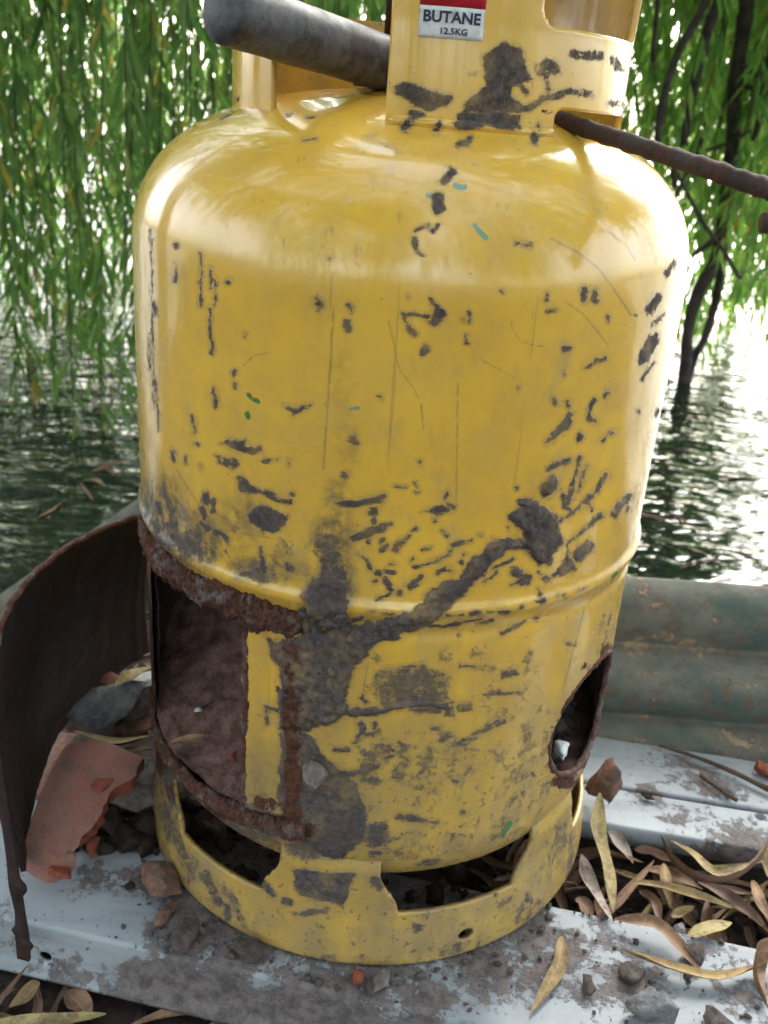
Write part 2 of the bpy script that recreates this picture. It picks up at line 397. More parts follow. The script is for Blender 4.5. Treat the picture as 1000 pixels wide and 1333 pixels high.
# ---- the two painted steel runners the cylinder stands on
def run_frame(p0, p1):
    a = np.array(p0, float); b = np.array(p1, float); d = b-a; L = np.linalg.norm(d); d /= L
    return a, d, np.array([-d[1], d[0]]), L
def extrude_profile(name, p0, p1, prof, n, mat, parent, dirtf, wob=.0006, seed=0):
    """profile (across, z) swept along the ground line p0 -> p1"""
    a, d, nn, L = run_frame(p0, p1); t = np.linspace(0, L, n); pr = np.asarray(prof)
    V = np.zeros((n, len(pr), 3))
    V[..., 0] = a[0]+d[0]*t[:, None]+nn[0]*pr[None, :, 0]; V[..., 1] = a[1]+d[1]*t[:, None]+nn[1]*pr[None, :, 0]; V[..., 2] = pr[None, :, 1]
    V = V.reshape(-1, 3); V[:, 2] += wob*(fbm(V*14, seed, 3)-.5)*2-wob
    k = len(pr); i = np.arange(n-1)[:, None]*k; j = np.arange(k)[None]; jj = (j+1) % k
    F = np.stack([i+j, i+k+j, i+k+jj, i+jj], -1).reshape(-1, 4)
    me = mesh_np(name, V, F, {'dirt': dirtf(V)}); return link(name, me, mat, parent)
def cut(o, cutters):
    """punch holes through o with real boolean cuts"""
    for c in cutters:
        m = o.modifiers.new('hole', 'BOOLEAN'); m.object = c; m.operation = 'DIFFERENCE'; m.solver = 'EXACT'
    bpy.context.view_layer.update()
    me = bpy.data.meshes.new_from_object(o.evaluated_get(bpy.context.evaluated_depsgraph_get()))
    o.modifiers.clear(); o.data = me
    for c in cutters: bpy.data.objects.remove(c)
def rod_cutter(c, axis, r, L=.02):
    c = np.array(c); ax = np.array(axis, float); ax /= np.linalg.norm(ax)
    V, F = tube([c-ax*L, c+ax*L], r, seg=20); return link('cutter', mesh_np('cutter', V, F), None)

CH_A, CH_B = np.array([-.75, -.0475]), np.array([.75, -.3025])       # front top edge of the front runner
CH_D = (CH_B-CH_A)/np.linalg.norm(CH_B-CH_A)
def rounded(y0, z0, a0, a1, r, n=4):
    return [(y0+r*math.cos(t), z0+r*math.sin(t)) for t in np.linspace(a0, a1, n)]
prof = [(.002, -.040), (-.005, -.040), (-.005, -.0375), (-.0005, -.0345)]
prof += [(0, -.030), (0, -.020), (0, -.010)]+rounded(.003, -.003, math.pi, math.pi/2, .003, 5)
prof += [(x, 0) for x in np.linspace(.008, .094, 44)]+rounded(.097, -.003, math.pi/2, 0, .003, 4)+[(.100, -.040), (.097, -.040), (.097, -.006), (.004, -.006)]
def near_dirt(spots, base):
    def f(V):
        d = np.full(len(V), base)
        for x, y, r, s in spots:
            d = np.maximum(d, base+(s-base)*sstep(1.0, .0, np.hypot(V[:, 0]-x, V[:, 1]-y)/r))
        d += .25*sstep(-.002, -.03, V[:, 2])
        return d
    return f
def spots_px(lst, z=0):
    return [(*onZ(x, y, z)[:2], r, s) for x, y, r, s in lst]
run1 = empty('steel_channel', (CH_A[0], CH_A[1], -.04), 'pale painted steel channel under the front of the yellow cylinder', 'steel channel')
df = near_dirt(spots_px([(250, 1215, .05, .95), (300, 1250, .045, .9), (180, 1150, .03, .6), (620, 1250, .05, .85), (700, 1230, .05, .8), (800, 1220, .03, .7), (850, 1290, .05, .55), (440, 1290, .05, .9), (560, 1290, .04, .8), (120, 1140, .03, .5), (930, 1260, .05, .4), (770, 1300, .03, .6), (350, 1290, .05, .75), (420, 1130, .12, 1.0), (300, 1120, .07, .9), (560, 1120, .1, 1.0)]), .21)  # spots inside the foot ring: soil tone that also stands in for shadow
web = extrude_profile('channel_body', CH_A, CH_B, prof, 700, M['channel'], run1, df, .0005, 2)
cut(web, [rod_cutter(onY(61, 1241, -.140), (-.17, 1, 0), .0042, .004)])
PL = [((.06, .0005), (.80, -.100), .044, 'pale painted plank edging the leaf litter right of the cylinder'), ((.06, .047), (.80, -.0535), .062, 'pale painted plank at the foot of the green corrugated sheet')]
for q, (p0, p1, wd, lb) in enumerate(PL):
    root = empty('painted_plank', (p0[0], p0[1], -.016), lb, 'plank', 'pale planks right of the cylinder')
    pr = [(0, -.016)]+rounded(.002, -.002, math.pi, math.pi/2, .002, 4)+[(x, 0) for x in np.linspace(.004, wd-.003, 24)]+[(wd-.001, -.002), (wd-.001, -.016)]
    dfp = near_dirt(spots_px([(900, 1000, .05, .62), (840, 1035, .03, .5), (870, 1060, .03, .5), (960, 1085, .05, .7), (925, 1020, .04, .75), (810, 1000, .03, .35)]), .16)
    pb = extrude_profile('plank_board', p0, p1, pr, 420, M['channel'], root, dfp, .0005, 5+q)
    if q == 0: cut(pb, [rod_cutter(onZ(990, 1062, 0), (0, 0, 1), .0042, .012)])

# ---- corrugated sheets
def corrugated(name, lb, x0, x1, ybot, zbot, ytop, ztop, skew, mat, phase, pitch=.062):
    n, m = 90, 70
    s = np.linspace(0, 1, m); t = np.linspace(0, 1, n)
    b = np.array([ybot, zbot]); tp = np.array([ytop, ztop]); L = np.linalg.norm(tp-b); dr = (tp-b)/L; nr = np.array([-dr[1], dr[0]])
    ph = (s*L/pitch+phase)*2*math.pi
    prof = b+np.outer(s*L, dr)+np.outer(.023*(np.abs(np.cos(ph/2))**.7-.6), nr)
    Vs = []
    for off in (0, .0014):
        P = np.zeros((n, m, 3)); P[..., 0] = (x0+(x1-x0)*t)[:, None]; P[..., 1] = prof[None, :, 0]+skew*(x1-x0)*t[:, None]+off*nr[0]; P[..., 2] = prof[None, :, 1]+off*nr[1]
        P = P.reshape(-1, 3); P[:, 2] += .004*(fbm(P*6, 8, 3)-.5)+.0015*(fbm(P*40, 9, 3)-.5); Vs.append(P)
    i = np.arange(n-1)[:, None]*m; j = np.arange(m-1)[None]
    F = np.stack([i+j, i+m+j, i+m+j+1, i+j+1], -1).reshape(-1, 4); N = n*m
    e = np.concatenate([np.stack([i[:, 0]+m-1, i[:, 0]+2*m-1], -1)]); W = np.stack([e[:, 0], e[:, 1], e[:, 1]+N, e[:, 0]+N], -1)
    l = np.stack([np.arange(m-1), np.arange(1, m)], -1); W2 = np.stack([l[:, 0], l[:, 1], l[:, 1]+N, l[:, 0]+N], -1); W3 = W2+(n-1)*m
    return tag(link(name, mesh_np(name, np.vstack(Vs), [np.concatenate([F, F[:, ::-1]+N, W, W2, W3])]), mat), lb, 'metal sheet')
corrugated('corrugated_sheet', 'green corrugated iron sheet with peeling paint behind the planks', .128, 1.3, .098, -.028, .158, .117, -.005, M['green'], -1.09)
e0, e1 = onZ(0, 776, -.05), onZ(92, 712, -.05)
corrugated('corrugated_sheet', 'grey edge of a corrugated sheet at the water behind the rusty plate', e0[0]-.6*(e1[0]-e0[0])*5, e1[0]+.05, e0[1]-.6*(e1[1]-e0[1])*5, -.20, e0[1]-.6*(e1[1]-e0[1])*5, -.05, (e1[1]-e0[1])/(e1[0]-e0[0]), M['green'], .1)

# ================================================================ marks on the yellow cylinder (surveyed outlines of mud, chips and scratches)
def S(w, *pts, h=.00012, cap=9.0): return ('s', w, pts, h, cap)
def G(*pts, h=.0002, cap=9.0): return ('p', 0, pts, h, cap)
MUD = [
 # shoulder and dome
 S(5, (527,165), (533,158), (541,149)), S(4, (535,145), (549,148)), S(4, (567,168), (574,160)), S(4.5, (599,187), (613,181), cap=3), S(6, (579,235), (587,222), cap=4),
 S(7.5, (570,258), (571,273), cap=4), S(2.2, (541,300), (549,297), (556,293), (562,300), (570,294), cap=2.5), S((4.5,1.5), (540,312), (541,325), (551,332)),
 G((590,163), (598,148), (624,146), (678,148), (678,167), (662,171), (632,163), (598,169), cap=5), S(5.5, (697,182), (698,179)), S((3,2), (697,182), (702,162)),
 S(1.8, (427,337), (428,337)), S(2.5, (651,379), (653,380)), S(1.5, (531,386), (531,386.5)), S(1.3, (372,150), (384,147)), S(1.5, (401,154), (408,152)), S(2, (287,155), (298,148)), S(1.2, (396,183), (412,181)),
 # left side
 S(3, (230,318), (231,319)), S((1,3), (229,343), (228,366)), S((.8,2.2), (262,330), (261.5,398)), S(1.6, (274.5,350), (274.5,374)), S(1.2, (279.5,362), (280,397)), S(2, (274.5,402), (275.5,459)),
 S(1.1, (196,300), (198,400), (201,530)), S(2.5, (199,392), (203,410)), S((1,3.2), (279,504), (280.5,527)), S(2, (305,484), (305.5,488)), S(2, (305.5,500), (305.5,504)), S(2.5, (297,368), (298,365)),
 G((370,528), (382,539.5), (392,536), (406.5,526), (395,528), (385,529)), S(1.5, (320,434), (320,437)), S((1,1.8), (250,541), (255,562)), S(2, (257,577), (258,579)), S(1.6, (242,595), (243,602)), S(1.6, (260,606), (261,608)),
 S(1.2, (194,435), (195,480)), S(1.1, (203,490), (207,560)),
 G((287,577), (299,570), (312,577), (320,572), (320,580), (332,584), (340,580), (342,586), (330,592), (317,590), (305,585)), S(2, (284,594), (286,602)), G((291,595), (310,600), (310,608), (303,610), (291,604), cap=1.8),
 S((1,2.5), (362,597), (345,600)), S(2, (376,601), (377,603)), G((308,621), (317,620), (323,630), (340,638), (355,638), (363,647), (380,650), (381,656), (362,653), (345,645), (325,641), (313,640), cap=5),
 G((322,670), (335,659), (350,660), (375,672), (370,685), (355,694), (340,690), (325,680), cap=6), S(4.5, (267,645), (268,653)), S(3, (276,650), (277,664)), S(4, (265,663), (267,673)), S(3.5, (263,680), (272,690)), S(2.6, (226,588), (226,598)),
 S(3.5, (282,692), (290,698), (296,703)), S(5, (342,738), (343,742), h=.0015), S(2.5, (338,714), (343,735)), S(2.5, (248,688), (248,693)), S(5, (245,703), (249,707)), S(4, (225,695), (226,699)), S(2, (379,642), (380,643)),
 S(3, (205,655), (208,668)), S(4, (200,680), (206,690)), S(3, (316,748), (325,748)), S(3, (372,735), (376,742)),
 # middle
 S(8, (569,417), (572,409)), S(1.6, (524,408), (545,410), (560,412)), S((1.4,3), (524,408), (532,425), (539,433)), S(3, (549,460), (556,452), cap=2.4), S(2.2, (495,516), (497,518)), S(3.5, (455,398), (458,401), cap=1.6), S(3.5, (451,420), (453,430), cap=1.6), S(2.5, (411,395), (414,396), cap=1.5), S(3, (412,388), (418,399), cap=1.0),
 S(4.5, (459,571), (464,577), cap=2.5), S(3.5, (447,621), (450,617)), S(1.8, (546,600), (546,602)), S(1.5, (572,405), (560,388)), S(1.3, (603,414), (604,416)), S(2, (609,405), (611,418), cap=1), S(2, (607,437), (608,447), cap=1),
 # right shoulder and side
 S(4, (761,378), (761,391), cap=2.2), S(4, (775,380), (775,390), cap=2.2), S(2.6, (792,411), (793,416)), S(3.5, (735,452), (740,453)), S(2.5, (763,478), (787,466), cap=1.6), S((4,2.5), (868,357), (879,340)), S(2.3, (895,355), (899,342)), S(6, (846,403), (856,387)),
 G((830,470), (836,452), (845,436), (858,433), (856,446), (848,462), (838,476), (831,475)), S(2.6, (848,424), (865,410), cap=1.2), S(2, (836,492), (852,472)), S(2, (830,533), (831,536)), S(2.4, (854,541), (857,534)), S(2.3, (712,382), (712,390), cap=1.5), S(2.5, (714,405), (722,403), cap=1.0),
 G((709,578), (716,566), (730,548), (740,535), (747,540), (745,552), (733,565), (720,575), cap=3.2), S(2.4, (775,520), (768,530), (767,543), (774,548)), S(3, (740,524), (741,528), cap=2), S(2.2, (722,520), (724,523), cap=1.5), S(1.5, (787,515), (792,511), cap=1), S(2, (672,318), (690,319), cap=1.0), S(1.6, (734,486), (735,487)), S(1.5, (674,505), (675,506)),
 S(4.2, (754,571), (756,567), h=.0012), S(2.5, (784,574), (798,562), cap=1.5), S((5,2.5), (714,611), (724,604), (740,598), cap=4), S(10, (713,636), (718,627), h=.0028), S((1.5,4), (756,594), (748,625), (738,655), cap=1.9), S(1.5, (763,608), (752,640), cap=1.5), S((1.5,4.5), (728,680), (758,656), (777,638), (789,618), cap=5), S(2, (733,642), (735,660), (746,668), cap=1.5), S(2, (762,650), (770,664), cap=1.6),
 S((1.2,4.5), (738,707), (758,690), (775,676), (781,670), h=.0012), S(7, (752,725), (766,710), h=.0014), G((738,708), (742,722), (750,740), (735,750), (718,750), (728,738), (736,726), cap=5), S((6,4.5), (799,668), (806,660), (820,646), h=.0016), S(2.5, (817,665), (819,662)), S(6.5, (671,744), (675,745), h=.0012), S(5.5, (683,756), (687,750)), S(2, (666,763), (683,752)), S(2.5, (647,738), (667,728)), S(1.8, (630,758), (648,746)), S(2.2, (701,766), (702,773)), S(3, (700,745), (712,755), cap=1.2), S(1.8, (672,634), (673,635)), S(1.6, (660,685), (661,687)), S(1.6, (624,697), (626,697)),
 # centre spatter
 S(4, (442,655), (460,655), (500,647), cap=1.7), S(4.5, (483,665), (488,664)), S(2.4, (488,672), (488,681)), S(5.5, (462,700), (480,692), (498,686), cap=5), S(2.5, (497,683), (508,682)), S(3, (479,703), (479,706)), S(3, (496,705), (499,700)), S(3.2, (497,716), (505,710)), S((4.4,2), (516,713), (532,698)), S(2.2, (538,690), (543,687)), S((1,2.6), (514,632), (529,634)), S(2.2, (540,630), (544,634)), S(2, (541,641), (547,639), cap=1.6),
 G((547,664), (560,660), (575,657), (588,661), (583,667), (572,669), (560,666), cap=4), S(2.6, (583,654), (591,661)), S(2.5, (579,648), (583,642)), S(3.2, (590,709), (603,707)), S(1.8, (608,705), (614,703)), S((2.2,1.5), (540,739), (565,731), (588,720)), S(1.6, (585,717), (588,716)), S(4.2, (533,764), (549,752), h=.0014), S(4, (572,744), (580,741)), S(2.8, (585,742), (589,744)), S(4.2, (519,772), (521,772), h=.0012), S(2, (490,780), (500,777), (512,769)), S(3, (501,752), (509,769), cap=2), S(4, (491,748), (494,748)), S(3, (487,757), (490,757)), S(3.4, (503,744), (510,746)), S(3, (509,735), (511,735)), S(2.4, (467,720), (476,729), (483,741), cap=2), S(1.8, (600,733), (601,734)), S(1.8, (565,677), (566,677)), S(2, (550,715), (560,714), cap=1.0), S(2, (535,730), (538,728)), S(1.6, (603,722), (604,722)), S(2, (576,690), (582,697), cap=.6),
 # the thick diagonal smear and its fan
 G((455,815), (480,808), (510,805), (530,797), (547,784), (550,776), (565,768), (580,757), (592,755), (600,745), (615,727), (630,720), (632,708), (640,702), (662,699), (682,703), (678,690), (665,676), (660,669), (672,664), (684,645), (698,652), (715,664), (725,676), (734,698), (727,712), (718,724), (716,735), (700,735), (690,725), (678,713), (658,716), (655,728), (640,733), (636,742), (625,752), (610,762), (598,770), (590,785), (575,798), (560,812), (540,822), (520,826), (523,832), (500,836), (482,845), (462,868), (451,889), (453,920), (440,940), (420,900), (430,850), h=.0026, cap=8),
 G((388,776), (405,754), (428,747), (448,757), (457,785), (458,815), (430,818), (400,806), h=.0034, cap=8),
 S(9, (397,812), (404,834), h=.002),
 S(6, (680,655), (690,665), (697,675), h=.0022), S(5, (560,800), (600,770), (635,725), h=.0015),
 # the smeared sheet under the cut
 G((345,828), (365,838), (395,828), (430,812), (455,812), (470,850), (458,870), (452,890), (455,922), (440,940), (402,950), (362,952), (364,905), (363,868), (352,850), h=.0016, cap=8),
 G((364,952), (400,955), (428,985), (452,1008), (466,1025), (476,1050), (480,1072), (470,1098), (446,1118), (420,1118), (380,1085), (362,1045), h=.0007, cap=3.6),
 G((490,880), (500,868), (540,866), (578,875), (582,900), (575,928), (545,925), (500,918), (488,905), cap=.2), S((5,4), (456,927), (475,927), (500,925), (520,918), (560,915), (582,920), h=.0032), S(4, (469,942), (471,942), h=.002), S(3.6, (450,1008), (470,1005), (491,998), h=.002), S(3, (436,975), (454,977), h=.0014), S(3, (472,908), (476,912), h=.002), S(3, (533,894), (537,897), h=.0014), S(2.5, (476,957), (492,952), cap=2), S(2, (487,958), (488,942)), S(2, (502,988), (522,978), cap=2), S(2, (505,973), (530,990), cap=1.5), S(2, (520,965), (530,973), cap=1.5), S(3, (475,948), (462,966), cap=1.5), S(2.5, (345,920), (360,925), cap=2), S(2, (345,922), (348,942)),
 S(2.5, (430,820), (455,812), (470,806), h=.002), S(3.5, (462,807), (472,806), h=.002),
 # bead line and lower right
 S((3,2), (654,824), (683,809)), S(2, (696,805), (700,803)), S(2, (560,817), (600,812), (625,804)), S(2.2, (582,800), (590,801)), S(2, (597,801), (603,801)), S(2.4, (612,799), (625,798)), S(2.2, (651,796), (663,797)), S(2, (675,791), (680,790)), S(2.2, (700,783), (708,781)), S(2.2, (727,776), (735,775)), S(1.6, (755,768), (760,766)), S(1.6, (480,797), (488,796)), S(2, (500,800), (512,800)), S(3, (546,806), (572,800), cap=1.5),
 G((652,873), (672,870), (674,878), (652,886), cap=3), S((1.5,2.8), (628,904), (650,901)), S(2, (655,902), (676,900), cap=.8), S(2, (600,866), (618,868), cap=1.4), S(3.5, (596,970), (608,963), (625,952), (655,938), cap=.5), S(2.6, (563,948), (572,947), cap=1.6), S(4, (575,962), (585,955), cap=1.2), G((548,884), (570,880), (578,900), (566,918), (550,908), cap=.9), G((578,914), (590,912), (592,935), (580,930), cap=1.2), S(5, (600,920), (612,919), cap=.4), S(2, (738,838), (748,838)), S(3, (685,860), (690,850), cap=.3), S(2, (620,812), (640,809), cap=.6), S(2.2, (692,1006), (694,1008)), S(2, (590,1015), (594,1018)), S(2.2, (602,1055), (604,1058)), S(1.8, (680,1032), (682,1035)), S(1.6, (612,998), (614,1000)),
 S(4, (518,1062), (545,1066), cap=2), S((3,1.5), (548,1068), (570,1070)), G((480,1070), (505,1068), (508,1090), (488,1105), (478,1100), cap=2.0), S(3.5, (482,1112), (494,1110), cap=1.6), S(2.5, (545,1125), (570,1120), cap=1.4),
 # collar
 G((512,114), (522,104), (537,108), (563,118), (588,125), (582,137), (556,141), (533,131), (516,123)), G((628,76), (643,61), (657,53), (678,63), (685,87), (693,103), (678,110), (670,114), (666,125), (685,137), (708,129), (708,135), (685,146), (632,146), (601,146), (613,125), (632,110), (630,91), cap=6), S(4, (679,110), (685,122)), S(10, (706,90), (718,88), cap=1.0), S(3, (712,98), (713,116), cap=2), S((6,5), (748,70), (780,73), cap=1.9), S(4, (708,128), (740,120), (770,122), cap=1.4), S(5, (797,78), (810,90), cap=.8), S(4.5, (797,134), (812,137), cap=1.0), S(1.5, (612,96), (618,97), cap=1.2),
 # foot ring
 G((383,1131), (463,1137), (453,1161), (447,1182), (435,1174), (407,1171), (391,1165), (382,1149), cap=6), S(5, (344,1150), (350,1160), cap=3), S(5, (370,1174), (378,1176), cap=2), S(2, (353,1157), (354,1158)), S(2.5, (357,1166), (359,1168)), S(3, (385,1190), (410,1188), (425,1184), cap=1.0), S(5, (540,1208), (544,1208)), S(6, (488,1146), (496,1152), cap=4), S(6, (268,1140), (285,1175), cap=1.4), S(4, (295,1178), (297,1195), cap=2), S((7,8), (208,985), (218,1008), (228,1040), cap=2.0), S(5, (225,1075), (240,1115), cap=.8), S(5, (212,1050), (222,1085), cap=.7), S(3, (650,1180), (665,1170), cap=.8), S(2.5, (640,1160), (646,1163), cap=1.2), S(3, (685,1165), (690,1175), cap=.8), S(4, (300,1165), (312,1195), cap=.4),
]
TEAL = [S(4, (594,241), (604,244), cap=3), S(3, (557,254), (567,255), cap=2), S((2,4), (617,295), (632,309), cap=2.4), S(2, (455,533), (468,531), cap=2)]
GREEN = [S(2.6, (323,513), (328,521), (335,523), cap=.8), S(3.6, (321,538), (323,543), cap=1.5), S(3.2, (655,1088), (664,1072), cap=3), S(2.6, (797,750), (801,747), cap=3), S(2.2, (636,797), (642,797), cap=2), S(1.6, (826,410), (828,411), cap=2)]
SCR = [S(1.5, (717,310), (750,327), (780,350), (800,378), (822,410)), S(1.5, (790,300), (815,320), (828,340)), S(1.3, (735,392), (757,407), (775,427), (792,450)), S(1.1, (665,415), (668,430), (678,445), (707,451)), S(1.6, (434,400), (430,480), (421,610), cap=.8), S(1.1, (505,415), (520,480), (535,500), (548,525), (552,560)), S(1.2, (596,497), (595,580), (594,660)), S(1.2, (761,790), (745,850), (732,902)), S(1.1, (283,700), (295,720), (303,735)), S(1, (315,478), (330,464), (352,458)), S(1, (610,448), (630,470), (660,486)), S(1, (660,486), (672,492), (677,497)), S(1, (225,650), (290,690), (380,705), cap=.7), S(1, (230,610), (260,660), (330,690)), S(1.2, (560,975), (600,990), (540,985), cap=.5), S(1.2, (480,862), (472,905), cap=.6)]
SMEAR = [(420,398,55,14,0.3), (452,415,16,26,0.42), (442,650,20,20,0.62), (425,722,26,34,0.62), (412,712,24,16,0.75), (366,712,20,18,0.62), (335,676,24,22,0.45), (300,700,60,45,0.35), (205,690,38,60,0.55), (240,715,50,30,0.62), (350,745,60,22,0.6), (470,700,40,40,0.22), (330,742,50,14,0.5), (430,760,40,22,0.75),
 (735,655,35,50,0.3), (745,705,25,30,0.28), (700,400,60,22,0.25), (690,740,30,30,0.28), (540,895,70,46,0.7), (500,900,44,34,0.58), (500,990,66,66,0.58), (570,1000,80,80,0.48), (650,900,80,80,0.44), (600,860,60,40,0.46), (700,960,50,80,0.42), (620,1080,90,40,0.46), (480,860,30,20,0.57), (590,820,60,20,0.32), (470,1080,30,40,0.67), (660,1010,90,80,0.44), (520,1100,70,36,0.54), (735,1110,40,70,0.57), (700,1190,60,30,0.64), (600,1235,80,16,0.48), (430,1250,120,10,0.46), (300,1200,60,30,0.42), (290,1170,30,30,0.5), (225,1060,20,60,0.67), (245,1130,22,40,0.57), (650,1130,30,40,0.34), (510,1205,60,40,0.32), (405,1095,60,34,0.92), (330,1075,70,40,0.95), (260,1040,40,40,0.95), (222,1000,20,40,0.95), (790,820,18,40,0.55), (742,1010,30,30,0.57), (735,85,60,40,0.16), (590,1010,60,30,0.28), (800,560,26,60,0.15)]
SOOT = [(205,680,50,75,.95), (250,705,60,50,.75), (300,690,70,60,.40), (438,655,26,40,.60), (432,700,34,50,.72), (436,745,30,45,1.0), (452,600,20,36,.30), (320,665,34,36,.55), (350,740,80,30,.6), (185,600,18,60,.35), (445,880,20,30,.3), (430,770,40,30,.9), (420,930,60,80,.25), (340,1000,26,60,.35), (340,1040,26,20,.5), (446,500,26,80,.28), (452,580,24,60,.36), (300,560,60,60,.10), (600,640,90,60,.08), (812,760,30,120,.30), (790,880,30,90,.35), (700,560,60,60,.06), (425,400,40,20,.16), (440,115,60,12,.35), (460,105,30,10,.5)]
RUST = [(378,860,16,40,.55), (380,930,18,60,.75), (382,1010,16,60,.85), (197,770,12,60,.9), (195,850,12,90,.9), (197,930,12,60,.9), (210,980,16,40,.8), (388,915,12,40,.55), (384,985,13,50,.80), (380,1060,16,30,.9), (345,1045,30,14,.7), (400,1080,16,12,.7), (365,890,14,18,.55), (400,940,30,20,.45), (320,900,5,90,.75), (316,1000,6,60,.75), (240,1030,40,20,.6), (300,1060,60,14,.75), (790,850,16,18,.75), (770,868,18,12,.5), (718,975,8,50,.45), (735,1018,26,12,.85), (765,990,16,20,.7), (715,145,14,6,.4), (308,128,30,6,.4), (415,880,14,10,.3)]

def seg_dist(q, a, b):
    d = b-a; L = max(d@d, 1e-9); t = np.clip(((q-a)@d)/L, 0, 1); return np.hypot(*(q-a-t[:, None]*d).T), t
def field(items, q, base=-12.0):
    out = np.full(len(q), base); hh = np.zeros(len(q))
    for kind, wdt, pts, h, cap in items:
        P = np.array(pts, float); mw = 14+np.max(wdt)
        m = np.where((q[:, 0] > P[:, 0].min()-mw) & (q[:, 0] < P[:, 0].max()+mw) & (q[:, 1] > P[:, 1].min()-mw) & (q[:, 1] < P[:, 1].max()+mw))[0]
        if not len(m): continue
        qq = q[m]
        if kind == 's':
            w0, w1 = wdt if isinstance(wdt, tuple) else (wdt, wdt)
            v = np.full(len(m), -99.0); nseg = len(P)-1
            for k in range(nseg):
                d, t = seg_dist(qq, P[k], P[k+1]); v = np.maximum(v, w0+(w1-w0)*(k+t)/nseg-d)
        else:
            d = np.full(len(m), 99.0); ins = np.zeros(len(m), bool)
            for k in range(len(P)):
                a, b = P[k], P[(k+1) % len(P)]
                d = np.minimum(d, seg_dist(qq, a, b)[0])
                c = (a[1] > qq[:, 1]) != (b[1] > qq[:, 1])
                xx = a[0]+(qq[:, 1]-a[1])*(b[0]-a[0])/((b[1]-a[1]) or 1e-9)
                ins ^= c & (qq[:, 0] < xx)
            v = np.where(ins, d, -d)
            if h > .0005: v = v+10*(fbm(np.c_[qq*.055, np.zeros(len(qq))], 51, 3)-.5)
        hh[m] = np.maximum(hh[m], h*sstep(1.0, 7, v)*(cap > 2)); v = np.minimum(v, cap)
        out[m] = np.maximum(out[m], v)
    return np.maximum(out, base), hh
def soft(items, q):
    out = np.zeros(len(q))
    for x, y, rx, ry, s in items:
        d = np.hypot((q[:, 0]-x)/rx, (q[:, 1]-y)/ry); out = np.maximum(out, s*sstep(1.35, .25, d))
    return out
def marks(V, facing):
    """attributes for enamelled sheet; facing = which vertices are on the surveyed side"""
    n = len(V); A = {k: np.full(n, -12.0) for k in ('mud', 'teal', 'green', 'scratch')}
    A.update({k: np.zeros(n) for k in ('smear', 'soot', 'rust')}); H = np.zeros(n)
    idx = np.where(facing)[0]; q = proj(V[idx])
    wob = np.stack([fbm(V[idx]*220, 3, 2)-.5, fbm(V[idx]*220, 9, 2)-.5], -1)*5
    A['mud'][idx], H[idx] = field(MUD, q+wob); A['teal'][idx] = field(TEAL, q+wob)[0]; A['green'][idx] = field(GREEN, q+wob)[0]; A['scratch'][idx] = field(SCR, q+wob*.3)[0]
    A['smear'][idx] = soft(SMEAR, q); A['soot'][idx] = soft(SOOT, q); A['rust'][idx] = soft(RUST, q)
    z = V[:, 2]
    A['grime'] = np.clip(.12+.75*sstep(.27, .08, z)+.35*(fbm(V*9, 11, 3)-.45)+.10*sstep(.40, .30, z), 0, 1)
    return A, H

# ================================================================ the gas cylinder
R_UP, R_LO, Z_BEAD = .155, .153, .240
def profile(step, r_end=.012):
    pts = []
    s = np.linspace(math.pi/2*.97, 0, 200); pts += list(zip(R_LO*np.cos(s)**(2/2.4), .10-.08*np.sin(s)**(2/2.4)))
    for z in np.linspace(.101, .3845, 600):
        r = R_LO+(R_UP-R_LO)*float(sstep(Z_BEAD-.004, Z_BEAD+.012, z)); r += .0036*math.exp(-((z-Z_BEAD)/.0055)**2)-.0012*math.exp(-((z-Z_BEAD+.013)/.004)**2)
        pts.append((r, z))
    s = np.linspace(0, math.pi/2, 240); pts += list(zip(R_UP*np.cos(s)**(2/2.5), .385+.09*np.sin(s)**(2/2.5)))
    P = np.array(pts); d = np.r_[0, np.cumsum(np.hypot(*np.diff(P, axis=0).T))]
    t = np.arange(0, d[-1], step); P = np.stack([np.interp(t, d, P[:, 0]), np.interp(t, d, P[:, 1])], -1)
    return P[P[:, 0] > r_end]
def rbox(u, v, u0, u1, v0, v1, r):
    cx, cy, hx, hy = (u0+u1)/2, (v0+v1)/2, (u1-u0)/2-r, (v1-v0)/2-r
    dx, dy = np.abs(u-cx)-hx, np.abs(v-cy)-hy
    return np.hypot(np.maximum(dx, 0), np.maximum(dy, 0))+np.minimum(np.maximum(dx, dy), 0)-r
D = math.radians
def body_holes(th, z):
    """signed distance (m), negative inside the two openings cut in the wall"""
    u = th*R_LO; wob = .0012*np.sin(z*210+1)+.0008*np.sin(z*530)+.0008*np.sin(u*330)
    a = rbox(u, z, D(-65)*R_LO, D(-27.4)*R_LO, .0885, .2215, .006)+wob
    c, s = math.cos(.18), math.sin(.18); x, y = u-D(58.2)*R_LO, z-.1385
    x, y = c*x-s*y, s*x+c*y
    k = np.sqrt((x/.045)**2+(y/.0385)**2); b = (k-1)*.041+wob*.6
    return np.minimum(a, b)
